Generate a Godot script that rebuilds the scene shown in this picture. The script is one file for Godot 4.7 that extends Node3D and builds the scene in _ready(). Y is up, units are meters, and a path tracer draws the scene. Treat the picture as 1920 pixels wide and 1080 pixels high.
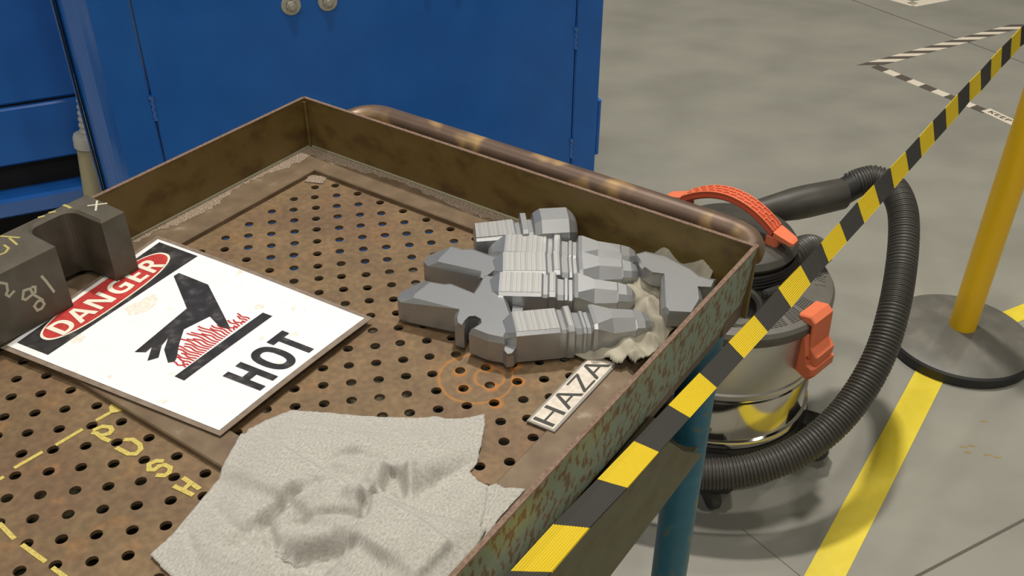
extends Node3D
# Cart with a perforated steel tray, hot forgings, a danger sign, blue cabinets, a shop vacuum and a barrier belt.
# Tray coordinates: u along the back rim, h above the perforated deck, v along the left rim.

const DECK := 0.814
var tray := Transform3D(Basis(Vector3(0.8225, 0, 0.5688), Vector3.UP, Vector3(-0.5688, 0, 0.8225)), Vector3(-0.3195, DECK, -1.4549))
var M := {}
var names := {}
const LAMP_ENERGY := 10.5
const EXPOSURE := 0.95

func _ready() -> void:
	var cam := Camera3D.new()
	cam.name = "camera"
	add_child(cam)
	cam.position = Vector3(0, 1.554, 0)
	cam.rotation = Vector3(deg_to_rad(-34.86), 0, deg_to_rad(0.203))
	cam.fov = 32.35
	cam.near = 0.05
	cam.far = 60.0
	cam.current = true
	var env := Environment.new()
	env.background_mode = Environment.BG_COLOR
	env.background_color = Color(0.02, 0.02, 0.02)
	env.tonemap_mode = Environment.TONE_MAPPER_LINEAR
	env.tonemap_exposure = EXPOSURE
	env.sdfgi_enabled = true
	env.ssao_enabled = true
	env.ssil_enabled = true
	var we := WorldEnvironment.new()
	we.name = "environment"
	we.environment = env
	add_child(we)
	make_materials()
	for p in [Vector3(0.35, 6.5, -3.1), Vector3(0.0, 6.5, -0.85), Vector3(3.0, 6.5, -4.4), Vector3(5.2, 6.5, 1.2), Vector3(-4.0, 6.5, -0.9), Vector3(0.4, 6.5, 4.2), Vector3(-4.2, 6.5, 4.0)]:
		lamp(p)
	room()
	cabinet()
	machine()
	work_table()
	sign_board()
	sticker()
	yoke_block()
	rags()
	forgings()
	vacuum()
	stanchion()
	belt()
	floor_tapes()

# ------------------------------------------------------------ naming
func numbered(n: String) -> String:
	var k: int = names.get(n, -1) + 1
	names[n] = k
	return n if k == 0 else "%s_%03d" % [n, k]

func thing(called: String, label: String, category: String, at := Vector3.ZERO, group := "") -> Node3D:
	var o := Node3D.new()
	o.name = numbered(called)
	add_child(o, true)
	o.position = at
	o.set_meta("label", label)
	o.set_meta("category", category)
	if group != "":
		o.set_meta("group", group)
	return o

func tray_thing(called: String, label: String, category: String, at: Vector3, group := "") -> Node3D:
	var o := thing(called, label, category, Vector3.ZERO, group)
	o.transform = tray * Transform3D(Basis(), at)
	o.set_meta("shift", at)
	return o

func part(called: String, st: SurfaceTool, m: Material, parent: Node, label := "") -> MeshInstance3D:
	var o := MeshInstance3D.new()
	o.name = called
	st.generate_normals()
	o.mesh = st.commit()
	o.material_override = null
	o.mesh.surface_set_material(0, m)
	parent.add_child(o, true)
	if parent.has_meta("shift"):
		o.position = -(parent.get_meta("shift") as Vector3)
	if label != "":
		o.set_meta("label", label)
	return o

func struct(called: String, st: SurfaceTool, m: Material) -> MeshInstance3D:
	var o := part(called, st, m, self)
	o.set_meta("kind", "structure")
	return o

# ------------------------------------------------------------ mesh helpers
func mb() -> SurfaceTool:
	var st := SurfaceTool.new()
	st.begin(Mesh.PRIMITIVE_TRIANGLES)
	st.set_smooth_group(-1)
	return st

func tri(st: SurfaceTool, a: Vector3, b: Vector3, c: Vector3) -> void:
	st.add_vertex(a)
	st.add_vertex(c)
	st.add_vertex(b)

func quad(st: SurfaceTool, a: Vector3, b: Vector3, c: Vector3, d: Vector3) -> void:
	tri(st, a, b, c)
	tri(st, a, c, d)

func tri_up(st: SurfaceTool, a: Vector3, b: Vector3, c: Vector3, n: Vector3) -> void:
	if (b - a).cross(c - a).dot(n) >= 0.0:
		tri(st, a, b, c)
	else:
		tri(st, a, c, b)

func box(st: SurfaceTool, c: Vector3, size: Vector3, bev := 0.0, basis := Basis()) -> void:
	var h := size / 2.0
	bev = minf(bev, minf(h.x, minf(h.y, h.z)) * 0.9)
	var P := func(s: Vector3, k: int) -> Vector3:
		var q := Vector3(s.x * (h.x - bev), s.y * (h.y - bev), s.z * (h.z - bev))
		q[k] = s[k] * h[k]
		return c + basis * q
	st.set_smooth_group(-1)
	for k in 3:
		var i := (k + 1) % 3
		var j := (k + 2) % 3
		for s in [-1.0, 1.0]:
			var q := []
			for w in [[-1, -1], [1, -1], [1, 1], [-1, 1]]:
				var v := Vector3.ZERO
				v[k] = s
				v[i] = w[0]
				v[j] = w[1]
				q.append(P.call(v, k))
			if s > 0:
				quad(st, q[0], q[1], q[2], q[3])
			else:
				quad(st, q[3], q[2], q[1], q[0])
	if bev <= 0.0:
		return
	for k in 3:   # edges along axis k
		var i := (k + 1) % 3
		var j := (k + 2) % 3
		for si in [-1.0, 1.0]:
			for sj in [-1.0, 1.0]:
				var a := Vector3.ZERO
				a[i] = si
				a[j] = sj
				a[k] = -1.0
				var b := a
				b[k] = 1.0
				var n := basis * Vector3(a.x if k != 0 else 0.0, a.y if k != 1 else 0.0, a.z if k != 2 else 0.0)
				tri_up(st, P.call(a, i), P.call(b, i), P.call(b, j), n)
				tri_up(st, P.call(a, i), P.call(b, j), P.call(a, j), n)
	for sx in [-1.0, 1.0]:
		for sy in [-1.0, 1.0]:
			for sz in [-1.0, 1.0]:
				var s := Vector3(sx, sy, sz)
				tri_up(st, P.call(s, 0), P.call(s, 1), P.call(s, 2), basis * s)

func loft(st: SurfaceTool, rings: Array, smooth := 0, cap0 := true, cap1 := true, closed := true) -> void:
	var n: int = rings[0].size()
	var last := n if closed else n - 1
	for k in rings.size() - 1:
		var a: PackedVector3Array = rings[k]
		var b: PackedVector3Array = rings[k + 1]
		if smooth == 0:
			st.set_smooth_group(-1)
		elif smooth == 1:
			st.set_smooth_group(1)
		else:
			st.set_smooth_group(2 + k)
		for i in last:
			var j := (i + 1) % n
			quad(st, a[i], a[j], b[j], b[i])
	st.set_smooth_group(-1)
	if cap0:
		fan(st, rings[0], true)
	if cap1:
		fan(st, rings[-1], false)

func fan(st: SurfaceTool, r: PackedVector3Array, flip: bool) -> void:
	var c := Vector3.ZERO
	for p in r:
		c += p
	c /= r.size()
	for i in r.size():
		var j := (i + 1) % r.size()
		if flip:
			tri(st, c, r[j], r[i])
		else:
			tri(st, c, r[i], r[j])

func lathe(st: SurfaceTool, prof: Array, segs := 40, at := Vector3.ZERO, basis := Basis(), caps := true) -> void:
	var g := 1
	for k in prof.size() - 1:
		if k > 0:
			var d0: Vector2 = (prof[k] - prof[k - 1])
			var d1: Vector2 = (prof[k + 1] - prof[k])
			if absf(d0.angle_to(d1)) > 0.5:
				g += 1
		st.set_smooth_group(g)
		for i in segs:
			var a0 := TAU * i / segs
			var a1 := TAU * (i + 1) / segs if i < segs - 1 else 0.0
			var p: Vector2 = prof[k]
			var q: Vector2 = prof[k + 1]
			var A := at + basis * Vector3(p.x * cos(a0), p.y, -p.x * sin(a0))
			var B := at + basis * Vector3(p.x * cos(a1), p.y, -p.x * sin(a1))
			var C := at + basis * Vector3(q.x * cos(a1), q.y, -q.x * sin(a1))
			var D := at + basis * Vector3(q.x * cos(a0), q.y, -q.x * sin(a0))
			if p.x > 0.0:
				tri(st, A, B, C)
			if q.x > 0.0:
				tri(st, A, C, D)
	st.set_smooth_group(-1)
	if caps:
		for e in [0, prof.size() - 1]:
			var p: Vector2 = prof[e]
			if p.x <= 0.0:
				continue
			var ring := PackedVector3Array()
			for i in segs:
				var a := TAU * i / segs
				ring.append(at + basis * Vector3(p.x * cos(a), p.y, -p.x * sin(a)))
			fan(st, ring, e == 0)

func smooth_path(pts: Array, step := 0.01) -> PackedVector3Array:
	var c := Curve3D.new()
	c.bake_interval = step
	for i in pts.size():
		var t: Vector3 = (pts[mini(i + 1, pts.size() - 1)] - pts[maxi(i - 1, 0)]) / 6.0
		c.add_point(pts[i], -t, t)
	return c.get_baked_points()

func frames(path: PackedVector3Array) -> Array:
	var out := []
	var n := Vector3.ZERO
	for i in path.size():
		var t := (path[mini(i + 1, path.size() - 1)] - path[maxi(i - 1, 0)]).normalized()
		if n == Vector3.ZERO:
			n = t.cross(Vector3.UP if absf(t.y) < 0.9 else Vector3.RIGHT).normalized()
		n = (n - t * n.dot(t)).normalized()
		out.append([n, t.cross(n)])
	return out

func tube(st: SurfaceTool, path: PackedVector3Array, radius, segs := 12, caps := true) -> void:
	var fr := frames(path)
	var rings := []
	for i in path.size():
		var r: float = radius[i] if radius is Array or radius is PackedFloat32Array else radius
		var ring := PackedVector3Array()
		for k in segs:
			var a := TAU * k / segs
			ring.append(path[i] + (fr[i][0] * cos(a) + fr[i][1] * sin(a)) * r)
		rings.append(ring)
	loft(st, rings, 1, caps, caps)

func area(poly: Array) -> float:
	var s := 0.0
	for i in poly.size():
		var a: Vector2 = poly[i]
		var b: Vector2 = poly[(i + 1) % poly.size()]
		s += a.cross(b)
	return s / 2.0

func inset(poly: Array, d: float) -> Array:   # poly must have negative area (seen from above: counter-clockwise)
	var out := []
	var n := poly.size()
	for i in n:
		var a: Vector2 = poly[(i + n - 1) % n]
		var b: Vector2 = poly[i]
		var c: Vector2 = poly[(i + 1) % n]
		var e0 := (b - a).normalized()
		var e1 := (c - b).normalized()
		var n0 := Vector2(e0.y, -e0.x)
		var n1 := Vector2(e1.y, -e1.x)
		var m := (n0 + n1).normalized()
		var k := 1.0 / maxf(0.5, m.dot(n0))
		out.append(b + m * d * k)
	return out

# upright prism over an outline in (x, z), with the top edge bevelled; P maps (x, y, z) to a place
func prism(st: SurfaceTool, poly: Array, y0: float, y1: float, bev := 0.0, P = null) -> void:
	if area(poly) > 0.0:
		poly = poly.duplicate()
		poly.reverse()
	var top: Array = inset(poly, bev) if bev > 0.0 else poly
	var F: Callable = P if P != null else func(x: float, y: float, z: float) -> Vector3: return Vector3(x, y, z)
	var r0 := PackedVector3Array()
	var r1 := PackedVector3Array()
	var r2 := PackedVector3Array()
	for p in poly:
		r0.append(F.call(p.x, y0, p.y))
		r1.append(F.call(p.x, y1 - bev, p.y))
	for p in top:
		r2.append(F.call(p.x, y1, p.y))
	loft(st, [r0, r1, r2] if bev > 0.0 else [r0, r2], 0, false, false)
	var flat := PackedVector2Array(top)
	var ids := Geometry2D.triangulate_polygon(flat)
	if ids.is_empty():
		ids = Geometry2D.triangulate_polygon(PackedVector2Array(poly))
	var up: Vector3 = F.call(0, 1, 0) - F.call(0, 0, 0)
	for i in range(0, ids.size(), 3):
		tri_up(st, r2[ids[i]], r2[ids[i + 1]], r2[ids[i + 2]], up)
	ids = Geometry2D.triangulate_polygon(PackedVector2Array(poly))
	for i in range(0, ids.size(), 3):
		tri_up(st, r0[ids[i]], r0[ids[i + 1]], r0[ids[i + 2]], -up)

# a flat printed or painted stroke; F maps (x, y, lift) to a place
func stroke(st: SurfaceTool, pts: Array, width: float, F: Callable, lift := 0.0005) -> void:
	for i in pts.size() - 1:
		var a: Vector2 = pts[i]
		var b: Vector2 = pts[i + 1]
		var e := (b - a).normalized() * width / 2.0
		var n := Vector2(-e.y, e.x)
		var a1 := a - e * 0.6
		var b1 := b + e * 0.6
		var q := [a1 + n, a1 - n, b1 - n, b1 + n]
		prism(st, q, 0.0, lift * (1.0 + 0.07 * i), 0.0, func(x: float, y: float, z: float) -> Vector3: return F.call(x, z, y))

func fill(st: SurfaceTool, poly: Array, F: Callable, lift: float) -> void:
	prism(st, poly, 0.0, lift, 0.0, func(x: float, y: float, z: float) -> Vector3: return F.call(x, z, y))

# the same on a curved sheet: cut into small cells first
func cut_fill(st: SurfaceTool, poly: Array, F: Callable, lift: float) -> void:
	for i in 24:
		for j in 24:
			var a := Vector2(i / 24.0, j / 24.0)
			var k := 1.0 / 24.0
			var cell := PackedVector2Array([a, a + Vector2(k, 0), a + Vector2(k, k), a + Vector2(0, k)])
			for piece in Geometry2D.intersect_polygons(PackedVector2Array(poly), cell):
				var l := []
				for p in piece:
					if l.is_empty() or (l[-1] as Vector2).distance_to(p) > 1e-5:
						l.append(p)
				if l.size() > 2 and absf(area(l)) > 1e-7:
					fill(st, l, F, lift)

# flat lettering laid on a surface; box in the surface's coordinates: origin = left end of baseline, ex = along the whole word, ey = up to cap height
func lettering(st: SurfaceTool, text: String, bold: bool, origin: Vector2, ex: Vector2, ey: Vector2, F: Callable, lift: float) -> void:
	var f := SystemFont.new()
	f.font_names = PackedStringArray(["Droid Sans"])
	f.font_weight = 700 if bold else 400
	var tm := TextMesh.new()
	var fv := FontVariation.new()
	fv.base_font = f
	fv.variation_embolden = 0.35 if text == "HOT" else 0.0
	tm.font = fv
	tm.text = text
	tm.font_size = 64
	tm.pixel_size = 0.01
	tm.depth = 0.02
	tm.curve_step = 2.0
	var arr := tm.get_mesh_arrays()
	var v: PackedVector3Array = arr[Mesh.ARRAY_VERTEX]
	var ids: PackedInt32Array = arr[Mesh.ARRAY_INDEX]
	var lo := Vector2(1e9, 1e9)
	var hi := -lo
	for p in v:
		lo = lo.min(Vector2(p.x, p.y))
		hi = hi.max(Vector2(p.x, p.y))
	var at := func(p: Vector3) -> Vector3:
		var q := origin + ex * ((p.x - lo.x) / (hi.x - lo.x)) + ey * ((p.y - lo.y) / (hi.y - lo.y))
		return F.call(q.x, q.y, lift)
	var up: Vector3 = F.call(0.5, 0.5, 1.0) - F.call(0.5, 0.5, 0.0)
	for i in range(0, ids.size(), 3):
		var a := v[ids[i]]
		var b := v[ids[i + 1]]
		var c := v[ids[i + 2]]
		if a.z > 0.0 and b.z > 0.0 and c.z > 0.0:
			tri_up(st, at.call(a), at.call(b), at.call(c), up)

# ------------------------------------------------------------ materials
func noise(seed_: int, freq: float, octaves: int, stops: Array, size := 512, stretch := false) -> NoiseTexture2D:
	var n := FastNoiseLite.new()
	n.noise_type = FastNoiseLite.TYPE_SIMPLEX_SMOOTH
	n.seed = seed_
	n.frequency = freq
	n.fractal_octaves = octaves
	var t := NoiseTexture2D.new()
	t.width = size
	t.height = size / 8 if stretch else size
	t.seamless = true
	t.noise = n
	var g := Gradient.new()
	var off := PackedFloat32Array()
	var col := PackedColorArray()
	for s in stops:
		off.append(s[0])
		col.append(s[1])
	g.offsets = off
	g.colors = col
	t.color_ramp = g
	return t

func mat(color: Color, rough: float, metal := 0.0, tex: Texture2D = null, scale := Vector3.ONE, bump: Texture2D = null, bump_cm := 0.0) -> StandardMaterial3D:
	var m := StandardMaterial3D.new()
	m.albedo_color = color
	m.roughness = rough
	m.metallic = metal
	if tex or bump:
		m.uv1_triplanar = true
		m.uv1_scale = scale
	if tex:
		m.albedo_texture = tex
	if bump:
		m.heightmap_enabled = true
		m.heightmap_texture = bump
		m.heightmap_scale = bump_cm
	return m

func c8(r: int, g: int, b: int) -> Color:
	return Color8(r, g, b)

func make_materials() -> void:
	var grain := noise(3, 0.03, 5, [[0.0, Color.BLACK], [1.0, Color.WHITE]])
	var fine := noise(5, 0.12, 3, [[0.0, Color.BLACK], [1.0, Color.WHITE]])
	M.floor = mat(Color.WHITE, 0.5, 0.0, noise(11, 0.006, 6, [[0.1, c8(133, 131, 121)], [0.5, c8(141, 139, 129)], [0.9, c8(148, 145, 134)]], 1024), Vector3(0.35, 0.35, 0.5), fine, 0.02)
	M.floor.uv1_world_triplanar = true
	M.joint = mat(c8(92, 88, 78), 0.9)
	M.wall = mat(c8(150, 150, 146), 0.8)
	M.ceiling = mat(c8(135, 135, 130), 0.9)
	M.blue = mat(Color.WHITE, 0.3, 0.0, noise(21, 0.01, 4, [[0.2, c8(30, 104, 192)], [0.8, c8(34, 110, 200)]]), Vector3.ONE * 1.3)
	M.blue_gloss = mat(c8(32, 104, 192), 0.13)
	M.blue_gloss.metallic_specular = 1.0
	M.blue_gloss.clearcoat_enabled = true
	M.blue_gloss.clearcoat = 1.0
	M.blue_gloss.clearcoat_roughness = 0.06
	M.dark = mat(c8(22, 21, 20), 0.8)
	M.zinc = mat(Color.WHITE, 0.35, 0.35, noise(23, 0.05, 3, [[0.2, c8(186, 182, 166)], [0.8, c8(220, 216, 202)]]), Vector3.ONE * 12.0)
	M.conduit = mat(c8(196, 192, 180), 0.45, 0.1)
	M.pipe = mat(c8(172, 162, 128), 0.6)
	M.rim_steel = mat(Color.WHITE, 0.5, 0.15, noise(31, 0.012, 6, [[0.1, c8(96, 74, 42)], [0.4, c8(114, 94, 50)], [0.65, c8(120, 102, 56)], [0.95, c8(122, 98, 64)]]), Vector3(2.4, 3.6, 2.4), grain, 0.015)
	M.flange = mat(Color.WHITE, 0.55, 0.2, noise(33, 0.014, 6, [[0.1, c8(104, 86, 66)], [0.6, c8(118, 99, 77)], [0.8, c8(124, 106, 84)], [0.95, c8(150, 135, 116)]]), Vector3.ONE * 3.0, grain, 0.012)
	M.rusty_edge = mat(Color.WHITE, 0.7, 0.1, noise(35, 0.03, 4, [[0.2, c8(108, 84, 68)], [0.8, c8(136, 112, 94)]]), Vector3.ONE * 10.0)
	M.rim_paint = mat(Color.WHITE, 0.55, 0.0, noise(37, 0.022, 4, [[0.0, c8(104, 72, 48)], [0.34, c8(122, 92, 64)], [0.37, c8(138, 142, 116)], [0.55, c8(142, 156, 136)], [0.9, c8(132, 154, 142)]]), Vector3(6.0, 3.6, 6.0), grain, 0.03)
	M.brace = mat(Color.WHITE, 0.6, 0.0, noise(39, 0.012, 5, [[0.1, c8(100, 88, 62)], [0.5, c8(106, 102, 78)], [0.9, c8(112, 110, 86)]]), Vector3.ONE * 2.5)
	M.leg = mat(Color.WHITE, 0.45, 0.0, noise(41, 0.016, 4, [[0.0, c8(38, 100, 122)], [0.7, c8(48, 114, 138)], [0.80, c8(62, 122, 138)], [0.815, c8(128, 116, 88)], [1.0, c8(112, 84, 60)]]), Vector3(3.0, 2.0, 3.0))
	M.handle = mat(Color.WHITE, 0.42, 0.3, noise(43, 0.010, 3, [[0.0, c8(92, 73, 62)], [0.6, c8(110, 90, 76)], [0.72, c8(170, 138, 92)], [0.8, c8(182, 152, 102)], [0.9, c8(114, 92, 78)]]), Vector3(1.6, 1.6, 1.6))
	M.paint = mat(Color.WHITE, 0.7, 0.0, noise(45, 0.05, 3, [[0.1, c8(170, 146, 72)], [0.5, c8(196, 178, 92)], [0.9, c8(212, 198, 108)]]), Vector3.ONE * 14.0)
	M.paper = mat(Color.WHITE, 0.3, 0.0, noise(47, 0.012, 5, [[0.0, c8(240, 240, 240)], [0.8, c8(244, 244, 244)], [0.97, c8(226, 216, 200)]]), Vector3.ONE * 4.0)
	M.paper_stain = mat(Color.WHITE, 0.5, 0.0, noise(83, 0.03, 4, [[0.2, c8(222, 212, 198)], [0.8, c8(240, 236, 230)]]), Vector3.ONE * 10.0)
	M.laminate = mat(Color.WHITE, 0.25, 0.0, noise(49, 0.02, 4, [[0.1, c8(128, 112, 98)], [0.9, c8(146, 132, 118)]]), Vector3.ONE * 5.0)
	M.black_ink = mat(Color.WHITE, 0.35, 0.0, noise(51, 0.014, 5, [[0.15, c8(44, 43, 44)], [0.6, c8(56, 54, 55)], [0.9, c8(88, 85, 84)]]), Vector3.ONE * 6.0)
	M.red_ink = mat(Color.WHITE, 0.4, 0.0, noise(53, 0.03, 4, [[0.2, c8(184, 54, 52)], [0.8, c8(196, 70, 66)]]), Vector3.ONE * 8.0)
	M.cream_ink = mat(c8(238, 232, 214), 0.4)
	M.tag = mat(Color.WHITE, 0.4, 0.0, noise(55, 0.02, 5, [[0.2, c8(206, 194, 180)], [0.8, c8(224, 214, 200)]]), Vector3.ONE * 8.0)
	M.tag_edge = mat(c8(150, 146, 138), 0.4, 0.5)
	M.block = mat(Color.WHITE, 0.55, 0.3, noise(57, 0.012, 5, [[0.1, c8(82, 76, 64)], [0.5, c8(92, 86, 74)], [0.9, c8(100, 95, 84)]]), Vector3.ONE * 3.0, grain, 0.02)
	M.chalk = mat(c8(196, 192, 172), 0.9)
	M.chalk_yellow = mat(c8(170, 156, 96), 0.9)
	M.forge = mat(Color.WHITE, 0.36, 0.65, noise(59, 0.06, 3, [[0.2, c8(166, 167, 168)], [0.8, c8(174, 175, 176)]]), Vector3.ONE * 12.0, fine, 0.004)
	M.weld_scale = mat(Color.WHITE, 0.7, 0.1, noise(81, 0.09, 4, [[0.1, c8(84, 72, 62)], [0.45, c8(126, 106, 86)], [0.62, c8(150, 132, 114)], [0.8, c8(214, 206, 192)]]), Vector3.ONE * 9.0, grain, 0.05)
	M.weld = mat(c8(150, 144, 120), 0.5, 0.3)
	var lines := noise(61, 0.04, 3, [[0.3, c8(136, 135, 134)], [0.5, c8(162, 161, 159)], [0.7, c8(188, 187, 184)]], 512)
	M.machined = mat(Color.WHITE, 0.48, 0.35, lines, Vector3(75, 0.02, 0.02))
	var wool := noise(63, 0.03, 5, [[0.1, c8(148, 145, 138)], [0.5, c8(174, 170, 162)], [0.9, c8(194, 190, 182)]])
	M.cloth = mat(Color.WHITE, 0.95, 0.0, wool, Vector3(26, 16, 11), fine, 0.02)
	M.cloth.rim_enabled = true
	M.cloth.rim = 0.3
	M.rag = mat(Color.WHITE, 0.95, 0.0, noise(65, 0.012, 5, [[0.1, c8(128, 121, 106)], [0.5, c8(162, 155, 139)], [0.9, c8(184, 177, 160)]]), Vector3.ONE * 4.0, fine, 0.015)
	M.steel = mat(c8(218, 215, 208), 0.4, 0.85)
	M.steel_bright = mat(c8(205, 200, 190), 0.09, 1.0)
	M.vac_black = mat(Color.WHITE, 0.45, 0.0, noise(67, 0.012, 5, [[0.1, c8(62, 60, 55)], [0.9, c8(76, 73, 67)]]), Vector3.ONE * 3.0)
	M.vac_lid = mat(Color.WHITE, 0.5, 0.0, noise(68, 0.012, 5, [[0.1, c8(92, 89, 81)], [0.9, c8(106, 102, 94)]]), Vector3.ONE * 3.0)
	M.vac_dark = mat(c8(34, 33, 31), 0.5)
	M.hose = mat(c8(66, 64, 59), 0.42)
	M.orange = mat(c8(232, 122, 82), 0.5)
	M.orange_deep = mat(c8(196, 80, 50), 0.55)
	M.label_white = mat(c8(210, 208, 198), 0.5)
	M.print_dark = mat(c8(58, 56, 52), 0.6)
	M.belt_yellow = mat(c8(210, 181, 16), 0.7)
	M.belt_black = mat(c8(52, 50, 46), 0.8)
	M.pole = mat(c8(244, 194, 18), 0.35)
	M.rubber = mat(Color.WHITE, 0.45, 0.0, noise(73, 0.008, 6, [[0.1, c8(92, 90, 83)], [0.6, c8(104, 101, 93)], [0.95, c8(124, 120, 110)]]), Vector3.ONE * 2.0)
	M.tape_yellow = mat(Color.WHITE, 0.5, 0.0, noise(75, 0.02, 3, [[0.2, c8(226, 203, 56)], [0.8, c8(230, 208, 64)]]), Vector3.ONE * 3.0)
	M.tape_white = mat(c8(216, 206, 188), 0.6)
	M.tape_black = mat(c8(88, 80, 72), 0.6)
	M.stain = mat(c8(150, 128, 84), 0.7)
	M.lamp_body = mat(c8(190, 190, 190), 0.5)
	M.lamp_face = mat(Color.WHITE, 0.5)
	M.lamp_face.emission_enabled = true
	M.lamp_face.emission = Color(1.0, 0.97, 0.9)
	M.lamp_face.emission_energy_multiplier = 6.0

# ------------------------------------------------------------ lamps and room
func lamp(p: Vector3) -> void:
	var i: int = names.get("bay_lamp", -1) + 1
	var where: String = ["above the vacuum", "above the tray", "above the far floor", "above the tape on the floor", "left of the blue machine", "behind the camera stand", "in the far back corner"][i]
	var t := thing("bay_lamp", "square ceiling lamp with a glowing face hung " + where, "lamp", p, "ceiling lamps")
	var st := mb()
	box(st, Vector3(0, 0.06, 0), Vector3(0.5, 0.1, 0.5), 0.02)
	part("housing", st, M.lamp_body, t)
	st = mb()
	box(st, Vector3(0, 0.004, 0), Vector3(0.34, 0.012, 0.34), 0.003)
	part("glowing_face", st, M.lamp_face, t)
	st = mb()
	tube(st, PackedVector3Array([Vector3(0, 0.11, 0), Vector3(0, 0.62, 0)]), 0.012, 8)
	part("hanger", st, M.lamp_body, t)
	var l := AreaLight3D.new()
	l.name = "lamp_light"
	l.area_size = Vector2(0.34, 0.34)
	l.light_color = Color(1.0, 0.98, 0.94)
	l.light_energy = LAMP_ENERGY * [2.7, 0.85, 0.55, 0.85, 0.7, 1.2, 0.8][i]
	l.shadow_enabled = true
	l.area_range = 40.0
	l.area_attenuation = 2.0
	t.add_child(l)
	l.position = Vector3(0, -0.012, 0)
	l.rotation = Vector3(-PI / 2, 0, 0)

func room() -> void:
	var st := mb()
	box(st, Vector3(0, -0.1, -2), Vector3(16, 0.2, 18))
	var fl := struct("floor", st, M.floor)
	for seg in [[Vector3(1.5287, 0.0000, -4.7181), Vector3(2.1476, 0.0000, -3.7493)], [Vector3(0.7492, 0.0000, -1.2400), Vector3(1.1549, 0.0000, -1.4584)]]:
		var d: Vector3 = (seg[1] - seg[0])
		st = mb()
		box(st, (seg[0] + seg[1]) / 2.0, Vector3(9.0, 0.0012, 0.006), 0.0, Basis(d.normalized(), Vector3.UP, d.normalized().cross(Vector3.UP)))
		part("control_joint", st, M.joint, fl)
	var seg2 = [Vector3(0.4699, 0.0000, -1.3768), Vector3(0.5593, 0.0000, -1.2594)]
	st = mb()
	stroke(st, [Vector2(seg2[0].x, seg2[0].z), Vector2(seg2[1].x, seg2[1].z)], 0.0015, floor_at)
	part("hairline_crack", st, M.joint, fl)
	st = mb()
	for q in [Vector3(1.0830, 0.0000, -1.7011), Vector3(1.0065, 0.0000, -1.6169), Vector3(1.0085, 0.0000, -1.6001), Vector3(1.0503, 0.0000, -1.5920), Vector3(1.0689, 0.0000, -1.5855), Vector3(1.0256, 0.0000, -1.6204)]:
		var a := Vector2(q.x, q.z)
		fill(st, [a + Vector2(-0.008, 0.0), a + Vector2(0.002, -0.004), a + Vector2(0.012, 0.002), a + Vector2(0.003, 0.004)], floor_at, 0.0004)
	var sp := part("rust_stain", st, M.stain, fl)
	sp.set_meta("kind", "stuff")
	for w in [["wall_back", Vector3(0, 3.5, -11.1), Vector3(16.4, 7.4, 0.2)], ["wall_front", Vector3(0, 3.5, 7.1), Vector3(16.4, 7.4, 0.2)], ["wall_left", Vector3(-8.1, 3.5, -2), Vector3(0.2, 7.4, 18)], ["wall_right", Vector3(8.1, 3.5, -2), Vector3(0.2, 7.4, 18)]]:
		st = mb()
		box(st, w[1], w[2])
		struct(w[0], st, M.wall)
	st = mb()
	box(st, Vector3(0, 7.2, -2), Vector3(16.4, 0.2, 18.4))
	struct("ceiling", st, M.ceiling)

func floor_at(x: float, z: float, y: float) -> Vector3:
	return Vector3(x, y, z)

# ------------------------------------------------------------ blue cabinet; local axes: x along the face, z out of the face
var cab := Transform3D(Basis(Vector3(0.9168, 0, -0.3992), Vector3.UP, Vector3(0.3992, 0, 0.9168)), Vector3(-0.3839, 0, -2.2673))

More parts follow.
